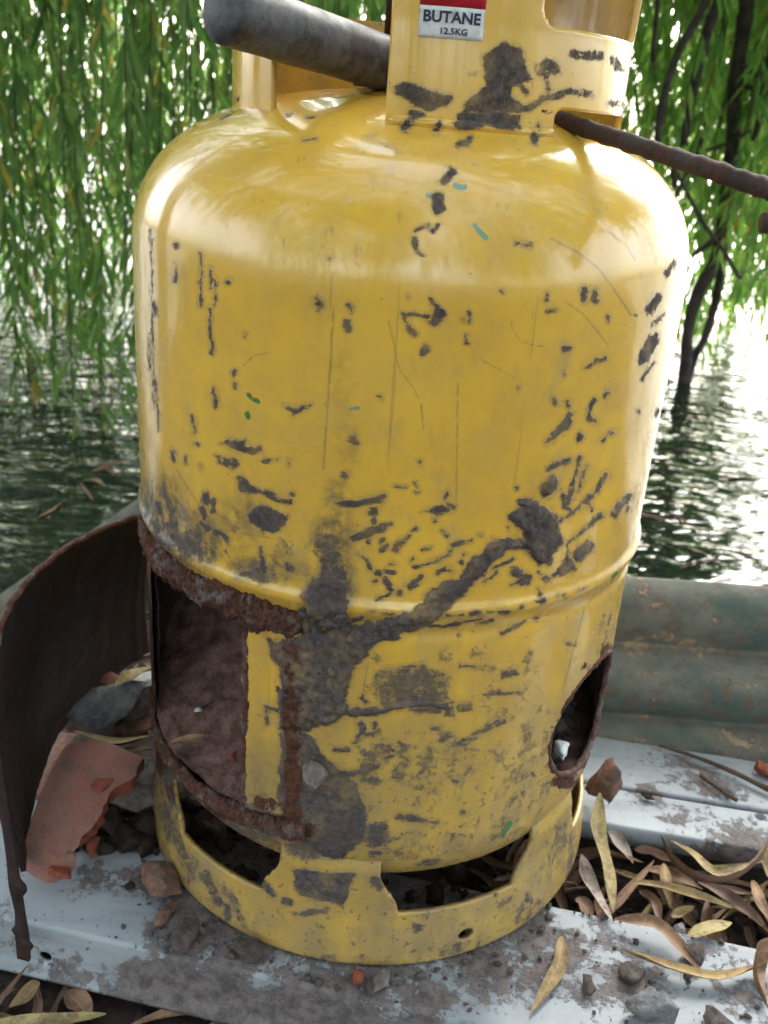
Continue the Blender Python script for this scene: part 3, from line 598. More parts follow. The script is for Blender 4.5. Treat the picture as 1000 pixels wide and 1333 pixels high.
def revolve(thetas, prof, hole, R0, off=0.0, cx=0.0, closed=False):
    """surface of revolution with snapped cut-outs -> V, F, theta, z"""
    n, m = len(thetas), len(prof); T = np.repeat(np.asarray(thetas)[:, None], m, 1); Z = np.repeat(prof[None, :, 1], n, 0); Rr = np.repeat(prof[None, :, 0], n, 0)
    s = hole(T, Z); e = 1e-4
    gu = (hole(T+e/R0, Z)-s)/e; gv = (hole(T, Z+e)-s)/e; g2 = np.maximum(gu**2+gv**2, .2)
    cu = abs(thetas[1]-thetas[0])*R0; cv = abs(prof[1:, 1]-prof[:-1, 1]).max(); near = (np.abs(s) < .62*max(cu, cv))
    T2 = T-np.where(near, s*gu/g2, 0)/R0; Z2 = Z-np.where(near, s*gv/g2, 0)
    o = np.argsort(prof[:, 1]); Rn = np.where(near, np.interp(Z2.ravel(), prof[o, 1], prof[o, 0]).reshape(Z2.shape), Rr); Rn = np.where(np.abs(Z2-Z) < 1e-9, Rr, Rn)
    s2 = np.where(near, 0, s); rr = Rn+off
    V = np.stack([cx+rr*np.sin(T2), -rr*np.cos(T2), Z2], -1).reshape(-1, 3)
    i = np.arange(n if closed else n-1)[:, None]; j = np.arange(m-1)[None]; i2 = (i+1) % n
    F = np.stack([i*m+j, i2*m+j, i2*m+j+1, i*m+j+1], -1).reshape(-1, 4)
    F = F[s2.ravel()[F].mean(1) > 1e-9]
    return V, F, T2.ravel(), Z2.ravel()
def compact(V, F, *arrs):
    u = np.unique(F); mp = np.full(len(V), -1); mp[u] = np.arange(len(u)); return (V[u], mp[F])+tuple(a[u] for a in arrs)
def boundary(F):
    E = np.concatenate([F[:, [0, 1]], F[:, [1, 2]], F[:, [2, 3]], F[:, [3, 0]]]); key = np.sort(E, 1)
    _, idx, cnt = np.unique(key, axis=0, return_index=True, return_counts=True); return E[idx[cnt == 1]]
def normals_rev(prof, thetas, closedn=None):
    d = np.gradient(prof, axis=0); nr, nz = d[:, 1], -d[:, 0]; L = np.hypot(nr, nz); return nr/L, nz/L

cyl = empty('gas_cylinder', (0, 0, 0), 'scraped yellow gas cylinder with a fire opening cut in its side', 'gas cylinder')
prof = profile(.0008)
NR, NZ = normals_rev(prof, None)
th_f = np.arange(D(-103), D(103), .0008/R_LO)
V, F, T, Z = revolve(th_f, prof, body_holes, R_LO)
nr = np.tile(NR, len(th_f)); nz = np.tile(NZ, len(th_f))
N = np.stack([nr*np.sin(T), -nr*np.cos(T), nz], -1)
face = ((CAM-V)*N).sum(1) > .0
A, H = marks(V, face)
lump = fbm(V*420, 5, 3); V = V+N*(H*(.45+1.1*lump))[:, None]
# dents and slight waviness of the old shell
V = V+N*(.0011*(fbm(V*13, 21, 2)-.5)+.0004*(fbm(V*45, 22, 2)-.5))[:, None]
keys = list(A); V, F, *vals = compact(V, F, *[A[k] for k in keys])
pb = profile(.005); th_b = np.linspace(D(103)-.003, D(257)+.003, 70)
Vb, Fb, Tb, Zb = revolve(th_b, pb, lambda t, z: body_holes(np.where(t > math.pi, t-2*math.pi, t), z), R_LO)
Ab, _ = marks(Vb, np.zeros(len(Vb), bool))
Vb, Fb, *valb = compact(Vb, Fb, *[Ab[k] for k in keys])
body = link('shell', mesh_np('shell', np.vstack([V, Vb]), np.vstack([F, Fb+len(V)]), {k: np.concatenate([a, b]) for k, a, b in zip(keys, vals, valb)}), M['paint'], cyl)
pi_ = profile(.004); th_i = np.linspace(-math.pi, math.pi, 300, endpoint=False)
Vi, Fi, Ti, Zi = revolve(th_i, pi_, body_holes, R_LO, off=-.0032, closed=True)
Vi, Fi = compact(Vi, Fi); Vi = Vi+(-.002*(fbm(Vi*60, 4, 3)-.3))[:, None]*np.c_[Vi[:, :2]/np.maximum(np.hypot(Vi[:, 0], Vi[:, 1]), 1e-6)[:, None], np.zeros(len(Vi))]
link('inner_wall', mesh_np('inner_wall', Vi, Fi[:, ::-1]), M['inside'], cyl)

# ---- torch-cut edges
def wall_pt(deg, z, off=0):
    r = np.interp(z, prof[np.argsort(prof[:, 1]), 1], prof[np.argsort(prof[:, 1]), 0])+off; return np.array([r*math.sin(D(deg)), -r*math.cos(D(deg)), z])
def cut_edge(name, pts, rad, n, jit, freq, seed, mat='rust', squash=None, seg=14):
    P = catmull(pts, n); t = np.linspace(0, 1, n); rr = np.interp(t, np.linspace(0, 1, len(rad)), rad)
    V, Fs = tube(P, rr, seg=seg, jit=jit, freq=freq, seed=seed, squash=squash)
    C0 = np.vstack([np.repeat(P, seg, 0), P[0], P[-1]]); V = V+(((fbm(V*380, seed+3, 3)-.5)*.0034+(fbm(V*900, seed+5, 2)-.5)*.0022))[:, None]*(V-C0)/.004
    return link(name, mesh_np(name, V, Fs), M[mat], cyl)
lip = []
for dg in np.arange(-100, -12, 5): lip.append(wall_pt(dg, .2255+.0015*math.sin(dg*.35), .0006))
tag(cut_edge('upper_cut_lip', lip, [.0058, .0066, .0072, .0076, .0082, .0090, .0094, .0064], 620, .36, 70, 4, squash=(.62, 1.0), seg=34), 'flaking rust lip along the top of the fire opening')
jam = [wall_pt(-27.4, z, -.0012) for z in np.linspace(.2185, .092, 9)]
cut_edge('side_cut_edge', jam, [.0020, .0018, .0017, .0020, .0024], 120, .4, 160, 6)
bot = [wall_pt(a, z, o) for a, z, o in ((-80, .094, 0), (-70, .090, 0), (-60, .0885, .0005), (-45, .089, .0005), (-34, .090, .001), (-24, .0925, .0015), (-17, .094, .002), (-12.5, .0945, .001))]
cut_edge('lower_cut_ledge', bot, [.0036, .0042, .0048, .0052, .0060, .0048], 420, .5, 120, 8, squash=(.8, 1.0), seg=22)
hole = []
for k in np.linspace(0, 2*math.pi, 41):
    c, s = math.cos(-.18), math.sin(-.18); x, y = .0452*math.cos(k), .0387*math.sin(k); x, y = c*x-s*y, s*x+c*y
    hole.append(wall_pt(58.2+math.degrees(x/R_LO), .1385+y, -.0012))
cut_edge('side_hole_rim', hole, [.0017, .0021, .0019, .0022, .0017], 260, .4, 150, 11)

# ---- collar
RC, CXO = .1045, .0035
def collar_r(z): return RC+.035*np.clip(z-.50, 0, 1)-.0
def dome_z(r): return .385+.09*max(0.0, 1-(r/R_UP)**2.5)**(1/2.5)
ZW = dome_z(RC)
def collar_hole(t, z):
    u = t*RC
    a = rbox(u, z, D(-45)*RC, D(-10.3)*RC, .40, .556, .006)               # mouth where the pipe lies
    b = rbox(u, z, D(26.5)*RC, D(76)*RC, .5025, .556, .008)+.04*np.clip(u-D(40)*RC, 0, .1)*0
    c = rbox(u, z, D(34)*RC, D(79)*RC, .40, .4695, .004)
    d = rbox(u, z, D(-175)*RC, D(-120)*RC, .515, .556, .010)
    e = rbox(u, z, D(-100)*RC, D(-52)*RC, .40, .4600, .003)
    return np.minimum(np.minimum(np.minimum(a, b), np.minimum(c, d)), e)
zc = np.arange(ZW-.004, .583, .0011); pc = np.stack([collar_r(zc), zc], -1)
th_c = np.linspace(-math.pi, math.pi, 600, endpoint=False)
def shell_ring(name, mat, thetas, pr, hole, R0, thick, parent, cx=0, facedeg=100, roll=None):
    Vo, Fo, To, Zo = revolve(thetas, pr, hole, R0, cx=cx, closed=True)
    used = np.unique(Fo); Nn = np.stack([np.sin(To), -np.cos(To), 0*To], -1)
    V2 = Vo-Nn*thick; n = len(Vo)
    bd = boundary(Fo); W = np.stack([bd[:, 1], bd[:, 0], bd[:, 0]+n, bd[:, 1]+n], -1)
    face = (((CAM-Vo)*Nn).sum(1) > 0)
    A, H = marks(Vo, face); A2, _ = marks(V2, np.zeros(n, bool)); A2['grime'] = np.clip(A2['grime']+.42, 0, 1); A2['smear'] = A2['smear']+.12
    Vo = Vo+Nn*(H*(.5+fbm(Vo*400, 4, 2)))[:, None]*.6
    V = np.vstack([Vo, V2]); FF = np.concatenate([Fo, Fo[:, ::-1]+n, W]); ks = list(A)
    V, FF, *vals = compact(V, FF, *[np.concatenate([A[k], A2[k]]) for k in ks])
    return link(name, mesh_np(name, V, FF, dict(zip(ks, vals))), M[mat], parent)
collar = shell_ring('collar', 'paint', th_c, pc, collar_hole, RC, .0034, cyl, cx=CXO)
rim = [(CXO+(collar_r(.583)-.0017)*math.sin(a), -(collar_r(.583)-.0017)*math.cos(a), .583) for a in np.linspace(0, 2*math.pi, 73)]
V, Fs = tube(rim, .0034, seg=10, cap=False); A, _ = marks(V, np.zeros(len(V), bool)); link('collar_rim', mesh_np('collar_rim', V, Fs, A), M['paint'], cyl)
def weld(a0, a1, name='collar_weld'):
    P = [(CXO+(RC+.0004)*math.sin(D(a)), -(RC+.0004)*math.cos(D(a)), dome_z(math.hypot(CXO+RC*math.sin(D(a)), RC*math.cos(D(a))))+.0002) for a in np.arange(a0, a1, 2.0)]
    V, Fs = tube(P, .0026, seg=12, jit=.25, freq=180, seed=3); n_ = V-np.array([0, 0, .3]); A, _ = marks(V, np.ones(len(V), bool))
    return link(name, mesh_np(name, V, Fs, A), M['paint'], cyl)
weld(-9, 34); weld(80, 256)
# sticker on the collar
def on_collar(s, z, off): # s = metres round the collar from straight ahead
    a = s/RC; r = collar_r(z)+off; return (CXO+r*math.sin(a), -r*math.cos(a), z)
def patch(name, s0, s1, z0, z1, off, mat, parent):
    ss = np.linspace(s0, s1, 14); zz = np.linspace(z0, z1, 8); bm = bmesh.new()
    g = [[bm.verts.new(on_collar(s, z, off)) for z in zz] for s in ss]; h = [[bm.verts.new(on_collar(s, z, off-.00025)) for z in zz] for s in ss]
    for i in range(13):
        for j in range(7): bm.faces.new((g[i][j], g[i+1][j], g[i+1][j+1], g[i][j+1]))
    ring = [g[i][0] for i in range(14)]+[g[13][j] for j in range(1, 8)]+[g[i][7] for i in range(12, -1, -1)]+[g[0][j] for j in range(6, 0, -1)]
    rin = [h[i][0] for i in range(14)]+[h[13][j] for j in range(1, 8)]+[h[i][7] for i in range(12, -1, -1)]+[h[0][j] for j in range(6, 0, -1)]
    for k in range(len(ring)): bm.faces.new((ring[k], ring[(k+1) % len(ring)], rin[(k+1) % len(ring)], rin[k]))
    return obj_bm(name, bm, M[mat], parent)
def letters(name, text, s_mid, z0, height, width, off, parent, mat='ink'):
    cu = bpy.data.curves.new(name, 'FONT'); cu.body = text; cu.size = 1; cu.offset = .032; cu.resolution_u = 3
    o = bpy.data.objects.new(name, cu); COL.objects.link(o); bpy.context.view_layer.update()
    me = bpy.data.meshes.new_from_object(o.evaluated_get(bpy.context.evaluated_depsgraph_get())); bpy.data.objects.remove(o)
    n = len(me.vertices); co = np.zeros(n*3); me.vertices.foreach_get('co', co); co = co.reshape(-1, 3)
    a, b = co.min(0), co.max(0)
    for v, c in zip(me.vertices, co):
        v.co = on_collar(s_mid-width/2+(c[0]-a[0])/(b[0]-a[0])*width, z0+(c[1]-a[1])/(b[1]-a[1])*height, off)
    me.update(); return link(name, me, M[mat], parent, smooth=False)
stk = patch('hazard_sticker', -.0068, .0212, .4938, .5058, .0006, 'sticker', collar)
patch('red_panel', -.0068, .0212, .5059, .540, .0006, 'red', collar)
letters('printed_name', 'BUTANE', .0073, .4996, .0046, .0245, .0009, collar)
letters('printed_weight', '12.5KG', .0085, .4953, .0026, .0115, .0009, collar)

# ---- foot ring
RF = .152
def ring_hole(t, z):
    u = t*RF; out = np.full(np.broadcast(u, z).shape, 1.0)
    for a0, a1 in ((-53.5, -18.5), (4.2, 41.2), (58.8, 97), (-110, -73), (113, 150), (-166, -129)):
        ca, hw = D((a0+a1)/2)*RF, D((a1-a0)/2)*RF
        du = np.abs(u-ca)-(hw-.012*sstep(.068, .040, z)); dv = np.maximum(.0405-z, z-.20)
        out = np.minimum(out, np.where((du > 0) & (dv > 0), np.hypot(du, dv), np.maximum(du, dv))-.0008)
    k = np.hypot((u-D(24.6)*RF)/.0052, (z-.0172)/.0042); out = np.minimum(out, (k-1)*.0045)
    k = np.hypot((u-D(-155)*RF)/.0052, (z-.0172)/.0042); out = np.minimum(out, (k-1)*.0045)
    return out
zr = np.arange(.0, .0852, .0011)
rr_ = .1520+.0036*sstep(.05, .006, zr)-.0022*sstep(.004, 0, zr)-.004*sstep(.068, .086, zr); pr = np.stack([rr_, zr], -1)
ring = shell_ring('foot_ring', 'paint', np.linspace(-math.pi, math.pi, 800, endpoint=False), pr, ring_hole, RF, .003, cyl)
# hard lump stuck to the wall
def rock_bm(size, seed, cuts=9, sub=2, rough=.12):
    r = random.Random(seed); bm = bmesh.new()
    for _ in range(cuts+6):
        v = Vector((r.gauss(0, 1), r.gauss(0, 1), r.gauss(0, 1))).normalized()*(.8+.25*r.random()); bm.verts.new((v.x*size[0], v.y*size[1], v.z*size[2]))
    bmesh.ops.convex_hull(bm, input=bm.verts); bmesh.ops.delete(bm, geom=[v for v in bm.verts if not v.link_faces], context='VERTS')
    bmesh.ops.bevel(bm, geom=list(bm.edges), offset=min(size)*.10, segments=1, affect='EDGES', profile=.6)
    bmesh.ops.triangulate(bm, faces=bm.faces)
    bmesh.ops.subdivide_edges(bm, edges=bm.edges, cuts=sub, use_grid_fill=True)
    co = np.array([v.co for v in bm.verts]); ms = float(np.mean(size)); nn = fbm(co/ms*1.8+seed*3.7, seed, 3)-.5; n2 = fbm(co/ms*6+seed, seed+1, 2)-.5
    for v, a, b in zip(bm.verts, nn, n2): v.co += v.co.normalized()*ms*(rough*1.6*a+rough*.6*b)
    return bm
def rock(name, loc, size, seed, mat, label=None, cat=None, group=None, rot=None, parent=None, cuts=9, rough=.12, smooth=True):
    bm = rock_bm(size, seed, cuts, 3, rough); o = obj_bm(name, bm, M[mat], parent, smooth)
    r = random.Random(seed+99); o.rotation_euler = rot or (r.uniform(-.3, .3), r.uniform(-.3, .3), r.uniform(0, 6.28)); o.location = loc
    return tag(o, label, cat, group)
p = wall_pt(-10.3, .142, .008)
o = rock('slag_lump', p, (.0088, .008, .0100), 5, 'stone', parent=cyl, rough=.1, smooth=True); tag(o, 'grey stony lump stuck to the muddy wall')
for k, (dg, z, s) in enumerate(((-9.5, .231, .008), (-12.5, .227, .007), (-7.5, .235, .006), (-13.8, .234, .005), (-6.6, .228, .005))):
    rock('mud_clod', wall_pt(dg, z, .002), (s, s*.8, s*.7), 40+k, 'mudm', parent=cyl, rough=.2, smooth=True)
# valve boss and stub inside the collar
boss = [(-.012, .012, .476), (-.012, .012, .492)]
tube_obj('valve_boss', boss, [.026, .022], M['rust_rod'], cyl, seg=24)
tube_obj('valve_stub', [(-.010, .010, .49), (-.010, .010, .545)], .0125, M['rust_dark'], cyl, seg=20, jit=.06)

# ---- what lies inside the fire chamber
na, nr_ = 260, 110; AA, RR = np.meshgrid(np.linspace(0, 2*math.pi, na, endpoint=False), np.linspace(.001, .1522, nr_)); x, y = (RR*np.sin(AA)).ravel(), (RR*np.cos(AA)).ravel()
dd = .153-(x*-.72+y*-.69); z = .094+.085*sstep(.0, .13, dd)*sstep(.05, -.03, x)+.010*(fbm(np.stack([x, y, 0*x], -1)*22, 2, 4)-.5)*2+.012*np.maximum(0, fbm(np.stack([x, y, 0*x], -1)*75, 6, 4)-.5)+.02*sstep(.03, .13, x)*0
k = np.arange(na*nr_).reshape(nr_, na); k2 = np.roll(k, -1, 1); F = np.stack([k[:-1], k[1:], k2[1:], k2[:-1]], -1).reshape(-1, 4); V = np.stack([x, y, z], -1)
tag(link('ash_bed', mesh_np('ash_bed', V, F), M['ash']), 'dusty brown ash and clay filling the fire chamber', 'ash', kind='stuff')
for q in range(12):
    x_, y_ = 722+9.5*(q % 6)+random.uniform(-4, 4), 990-44*(q//6)-9*(q % 6)+random.uniform(-8, 8); s = random.uniform(.006, .010); cp = onZ(x_, y_, .098+.010*(q//6))
    k_ = min(1.0, .132/math.hypot(cp[0], cp[1])); cp = np.array([cp[0]*k_, cp[1]*k_, cp[2]])
    rock('charcoal_lump', tuple(cp), (s, s*.8, s*.75), 200+q, 'char', 'dark charcoal lump inside the round side hole', 'charcoal', 'charcoal inside the side hole', rough=.16)
pp = onZ(731, 974, .114)
o = rock('scrap', pp, (.010, .006, .008), 77, 'white', 'crumpled grey-white scrap lying in the round side hole', 'scrap', rough=.3)

# ================================================================ loose steel round the cylinder
pa, pb_ = onY(292, 14, -.122), onY(490, 79, -.045)
dr = (pb_-pa)/np.linalg.norm(pb_-pa)
pipe = empty('steel_pipe', tuple(pb_), 'dark stained steel pipe poking out of the collar mouth', 'pipe')
path = [pa-dr*.0035, pa-dr*.0015, pa]+[pa+dr*t for t in np.linspace(.004, .175, 40)]
rads = [.0088, .0116, .0129]+[.0129]*40
V, F = tube(path, rads, seg=36, jit=.05, freq=45, seed=4); link('pipe_wall', mesh_np('pipe_wall', V, F), M['steel'], pipe)
sm = [pa+dr*(.052+.0015*math.sin(a*3))+.0143*(math.cos(a)*np.array([-dr[2], 0, dr[0]])+math.sin(a)*np.cross(dr, [-dr[2], 0, dr[0]])) for a in np.linspace(0, 2*math.pi, 40)]
V, F = tube(sm, .0009, seg=8, cap=False, jit=.4, freq=300); link('weld_seam', mesh_np('weld_seam', V, F), M['rust_rod'], pipe)

ra = onY(690, 143, -.050); rb = onY(1000, 246, -.155); rdir = (rb-ra)/np.linalg.norm(rb-ra)
rod = empty('reinforcing_bar', tuple(ra), 'rusty ribbed steel bar stuck through the slot under the collar', 'steel bar')
tip = onY(976, 290, -.165)
P = np.vstack([catmull([ra-rdir*.02, ra, rb, rb+rdir*.012], 120), catmull([rb+rdir*.012+np.array([.008, 0, -.006]), rb+rdir*.016+np.array([.007, -.002, -.018]), tip+np.array([.012, 0, .000]), tip], 24)])
P = catmull(P[::4], 220)
rr0 = .0039+.0005*np.maximum(0, np.sin(np.arange(220)*2*math.pi/5.0))
V, F = tube(P, rr0, seg=16, jit=.12, freq=220, seed=6); link('bar', mesh_np('bar', V, F), M['rust_rod'], rod)

# the cut-out wall piece, swung open like a door
Tp = catmull([onY(1, 842, -.1235), onY(6, 812, -.116), onY(31, 769, -.092), (onY(68, 733, -.060)), onY(104, 707, -.030), onY(146, 687, .002), onY(184, 674, .024), onY(205, 668, .034)], 90)
Bp = catmull([(-.2070, -.121, .020), (-.2190, -.082, .0205), (-.2290, -.035, .021), (-.2330, .016, .022), (-.2190, .076, .024), (-.196, .126, .026)], 90)
m = 60; s = np.linspace(0, 1, m)
S_ = Tp[:, None]*(1-s[None, :, None])+Bp[:, None]*s[None, :, None]
S_[..., 0] -= .006*np.sin(math.pi*s)[None]
tt = np.linspace(0, 1, 90); ragged = .0022*(fbm(np.stack([tt*30, tt*0, tt*0], -1), 4, 3)-.5)
S_[..., 2] += ragged[:, None]*(1-s)[None]+1.8*np.roll(ragged, 31)[:, None]*s[None]
Nn = np.cross(np.gradient(S_, axis=0), np.gradient(S_, axis=1)); Nn /= np.linalg.norm(Nn, axis=-1)[..., None]
S_ = S_+Nn*(.0016*(fbm(S_.reshape(-1, 3)*35, 7, 3)-.5)).reshape(90, m, 1)
A0, B0 = S_.reshape(-1, 3), (S_+Nn*.003).reshape(-1, 3); k = np.arange(90*m).reshape(90, m); Nv = 90*m
F = np.stack([k[:-1, :-1], k[1:, :-1], k[1:, 1:], k[:-1, 1:]], -1).reshape(-1, 4)
e = boundary(F); W = np.stack([e[:, 1], e[:, 0], e[:, 0]+Nv, e[:, 1]+Nv], -1)
plate = empty('door_plate', (-.215, -.02, .02), 'curved dark rusty steel plate standing left of the fire opening', 'steel plate')
link('plate_wall', mesh_np('plate_wall', np.vstack([A0, B0]), np.concatenate([F, F[:, ::-1]+Nv, W])), M['rust_dark'], plate)
V, F = tube(S_[:, 0]+np.array([0, 0, .0005])+Nn[:, 0]*.0015, .0020, seg=10, jit=.2, freq=90, seed=5); link('plate_edge', mesh_np('plate_edge', V, F), M['rust'], plate)
# torn strip hanging from the near edge
sp = catmull([onY(-6, 985, -.128), onY(4, 1050, -.136), onY(14, 1120, -.146), onY(24, 1190, -.1535), onY(30, 1250, -.160)], 40)
wd = .0046+.0012*np.sin(np.arange(40)*.9)*(np.arange(40) > 18); wd[-8:-5] += .002; wd[24:26] += .0028
wd = .0042+0*wd; kn = np.linspace(0, 39, 9); wl_ = wd*(.65+.6*np.interp(np.arange(40), kn, rng.random(9)))+.003*(np.arange(40) == 33); wr_ = wd*(.6+.7*np.interp(np.arange(40), kn, rng.random(9)))+.004*((np.arange(40) == 24)+(np.arange(40) == 25))+.003*(np.arange(40) == 36)
L_ = sp-np.outer(wl_, [.85, -.25, .1]); R_ = sp+np.outer(wr_, [.85, -.25, .1]); up = np.array([.2, .9, .2])*.0022
V = np.concatenate([L_, R_, R_+up, L_+up]); i = np.arange(39); F = np.concatenate([np.stack([i+a*40, i+a*40+1, i+b*40+1, i+b*40], -1) for a, b in ((0, 1), (1, 2), (2, 3), (3, 0))]+[np.array([[0, 40, 80, 120], [39, 159, 119, 79]])])
tag(link('torn_strip', mesh_np('torn_strip', V, F), M['rust_dark'], plate, smooth=False), 'jagged torn strip at the near edge of the plate')

# ================================================================ broken tile, bricks and stones on the left
ctrl = [[onZ(22, 1128, .014), onZ(66, 1150, .012), onZ(99, 1134, .014)], [onZ(44, 1058, .040), onZ(80, 1068, .040), onZ(108, 1085, .036)], [onZ(66, 1005, .054), onZ(110, 1005, .058), onZ(150, 1035, .050)], [onZ(86, 970, .058), onZ(132, 964, .064), onZ(181, 986, .058)]]
rows = [catmull(r, 40) for r in ctrl]; G_ = np.stack([catmull([r[j] for r in rows], 50) for j in range(40)], 0)   # 40 across, 50 along
jag = .006*(fbm(np.stack([np.linspace(0, 7, 50), np.zeros(50), np.zeros(50)], -1), 31, 4)-.5)
G_[:, :, 0] += (np.linspace(0, 1, 40)**3)[:, None]*jag[None]*2.2; G_[:, :, 1] += (np.linspace(0, 1, 40)**3)[:, None]*np.roll(jag, 9)[None]
G_[:, :, 2] += .0034*(fbm(G_.reshape(-1, 3)*45, 3, 4).reshape(40, 50)-.5)
for c in (9, 11.5): G_[:, :, 2] -= .0022*np.exp(-((np.arange(50)-c)/.9)**2)[None]
Nn = np.cross(np.gradient(G_, axis=0), np.gradient(G_, axis=1)); Nn /= np.linalg.norm(Nn, axis=-1)[..., None]
if Nn[..., 2].mean() < 0: Nn = -Nn
lo = G_-Nn*.015; lo[..., 2] = np.maximum(lo[..., 2], .0008)
k = np.arange(2000).reshape(40, 50); F = np.stack([k[:-1, :-1], k[1:, :-1], k[1:, 1:], k[:-1, 1:]], -1).reshape(-1, 4); e = boundary(F)
tile = empty('clay_tile', tuple(G_[20, 0]), 'broken terracotta roof tile leaning beside the rusty plate', 'roof tile')
link('tile_face', mesh_np('tile_face', np.vstack([G_.reshape(-1, 3), lo.reshape(-1, 3)]), np.concatenate([F, F[:, ::-1]+2000])), M['terra'], tile)
mid = np.array([(G_.reshape(-1, 3)[a]+lo.reshape(-1, 3)[a])/2 for a in e[:, 0]])
VV = np.vstack([G_.reshape(-1, 3), lo.reshape(-1, 3)]); W = np.stack([e[:, 1], e[:, 0], e[:, 0]+2000, e[:, 1]+2000], -1)
VW, FW = compact(VV, W); VW = VW+.0010*(np.stack([fbm(VW*160, q, 3) for q in (1, 2, 3)], -1)-.5)
link('broken_edge', mesh_np('broken_edge', VW, FW), M['terra_raw'], tile)
o = rock('face_chip', tuple(G_[26, 3]+Nn[26, 3]*.0005), (.010, .011, .0025), 311, 'terra_raw', parent=tile, rough=.1)
o = rock('face_chip', tuple(G_[33, 34]+Nn[33, 34]*.0003), (.010, .007, .0022), 312, 'terra_raw', parent=tile, rough=.1)

def prock(name, x, y, z, size, seed, mat, label, cat, **k):
    p = onZ(x, y, z); return rock(name, (p[0], p[1], p[2]), size, seed, mat, label, cat, **k)
prock('tile_fragment', 122, 1104, .006, (.007, .010, .009), 21, 'terra_raw', 'small red tile fragment under the leaning terracotta tile', 'tile fragment', rot=(0, 0, .3))
prock('brick_fragment', 214, 1142, .008, (.016, .020, .011), 25, 'brick', 'brown wedge of brick resting against the left of the foot ring', 'brick fragment', rot=(.3, .35, .9), cuts=5)
prock('slate_piece', 132, 922, .050, (.040, .020, .008), 28, 'slate', 'blue-grey slab of slate behind the terracotta tile', 'slate', rot=(.25, -.32, .75), cuts=6, rough=.06)
prock('brick_fragment', 180, 912, .036, (.022, .022, .020), 30, 'stone', 'pale brown brick lump behind the slate slab', 'brick fragment', rot=(.1, .2, .4), cuts=7)
prock('brick_fragment', 176, 945, .022, (.022, .014, .012), 33, 'brick', 'dark reddish brick piece under the slate slab', 'brick fragment', rot=(.2, .1, .2), cuts=7)
prock('stone', 190, 1002, .024, (.016, .016, .014), 36, 'stone', 'grey-brown stone between the tile and the foot ring', 'stone', cuts=7)
prock('stone', 182, 1040, .014, (.026, .012, .014), 39, 'stone', 'long brown stone low down behind the terracotta tile', 'stone', rot=(.1, .1, .5), cuts=7)
prock('paper_scrap', 186, 884, .056, (.014, .009, .004), 43, 'white', 'white scrap behind the brick rubble', 'scrap', rot=(.3, 0, .5))
prock('brick_fragment', 150, 888, .052, (.014, .010, .008), 46, 'terra', 'orange brick corner peeping over the slate slab', 'brick fragment')
prock('stone', 108, 1010, -.010, (.05, .05, .030), 47, 'brick', 'buried brown rubble stone propping the terracotta tile', 'stone', cuts=10)
prock('stone', 150, 930, -.004, (.055, .045, .034), 48, 'soil', 'dark earthy stone under the slate slab', 'stone', cuts=10)
# lumps on the front channel
CL = [(238, 1218, .004, (.016, .011, .007), 'mudm', 'flat grey mud lump left on the channel by the ring'), (322, 1240, .005, (.013, .009, .007), 'mudm', 'rounded grey mud lump in front of the foot ring'), (760, 1281, .003, (.010, .007, .004), 'mudm', 'small flat mud lump beside the lone tan leaf'), (822, 1266, .003, (.009, .008, .005), 'mudm', 'mud crumb under the long orange leaf'), (850, 1313, .008, (.016, .013, .012), 'slate', 'grey angular stone near the bottom of the channel'), (940, 1332, .005, (.014, .010, .007), 'mudm', 'mud lump at the lower right edge of the channel'),
      (465, 1271, .004, (.007, .005, .005), 'terra_raw', 'tiny orange brick chip at the front of the ring'), (497, 1275, .004, (.011, .006, .005), 'stone', 'small pale stone touching the front of the ring'), (480, 1288, .003, (.008, .006, .004), 'mudm', 'mud crumb below the small pale stone'), (170, 1090, .006, (.018, .012, .010), 'soil', 'dark soil clod between tile and foot ring'), (196, 1072, .008, (.014, .012, .010), 'soil', 'dark soil clod touching the left of the foot ring'), (150, 1072, .008, (.014, .012, .011), 'soil', 'dark soil clod behind the terracotta tile'), (215, 1190, .003, (.013, .006, .003), 'brick', 'thin red-brown crumb streak left of the ring'), (169, 1152, .003, (.004, .004, .003), 'soil', 'small dark crumb alone on the pale channel'),
      (783, 1020, .020, (.014, .014, .026), 'brick', 'brown brick wedge behind the right of the foot ring'), (845, 1037, .003, (.006, .004, .003), 'soil', 'small dark crumb on the pale plank seam'), (950, 1030, .003, (.006, .005, .004), 'slate', 'grey crumb on the rear plank'), (996, 1002, .006, (.012, .008, .006), 'terra_raw', 'bright red chip at the foot of the corrugated sheet'), (905, 1235, .004, (.012, .009, .006), 'mudm', 'mud crumb beside the pale green leaf'), (882, 1215, -.004, (.010, .006, .006), 'slate', 'grey pebble at the edge of the leaf litter')]
for q, (x, y, z, s_, mt, lb) in enumerate(CL): prock('brick_fragment' if 'brick' in lb else 'stone' if ('stone' in lb or 'pebble' in lb) else 'clod', x, y, z, s_, 400+q, mt, lb, 'brick' if 'brick' in lb else 'stone' if ('stone' in lb or 'pebble' in lb) else 'clod', rough=.2, rot=(0, 0, random.uniform(0, 6)) if q != 14 else (.1, .25, .5))

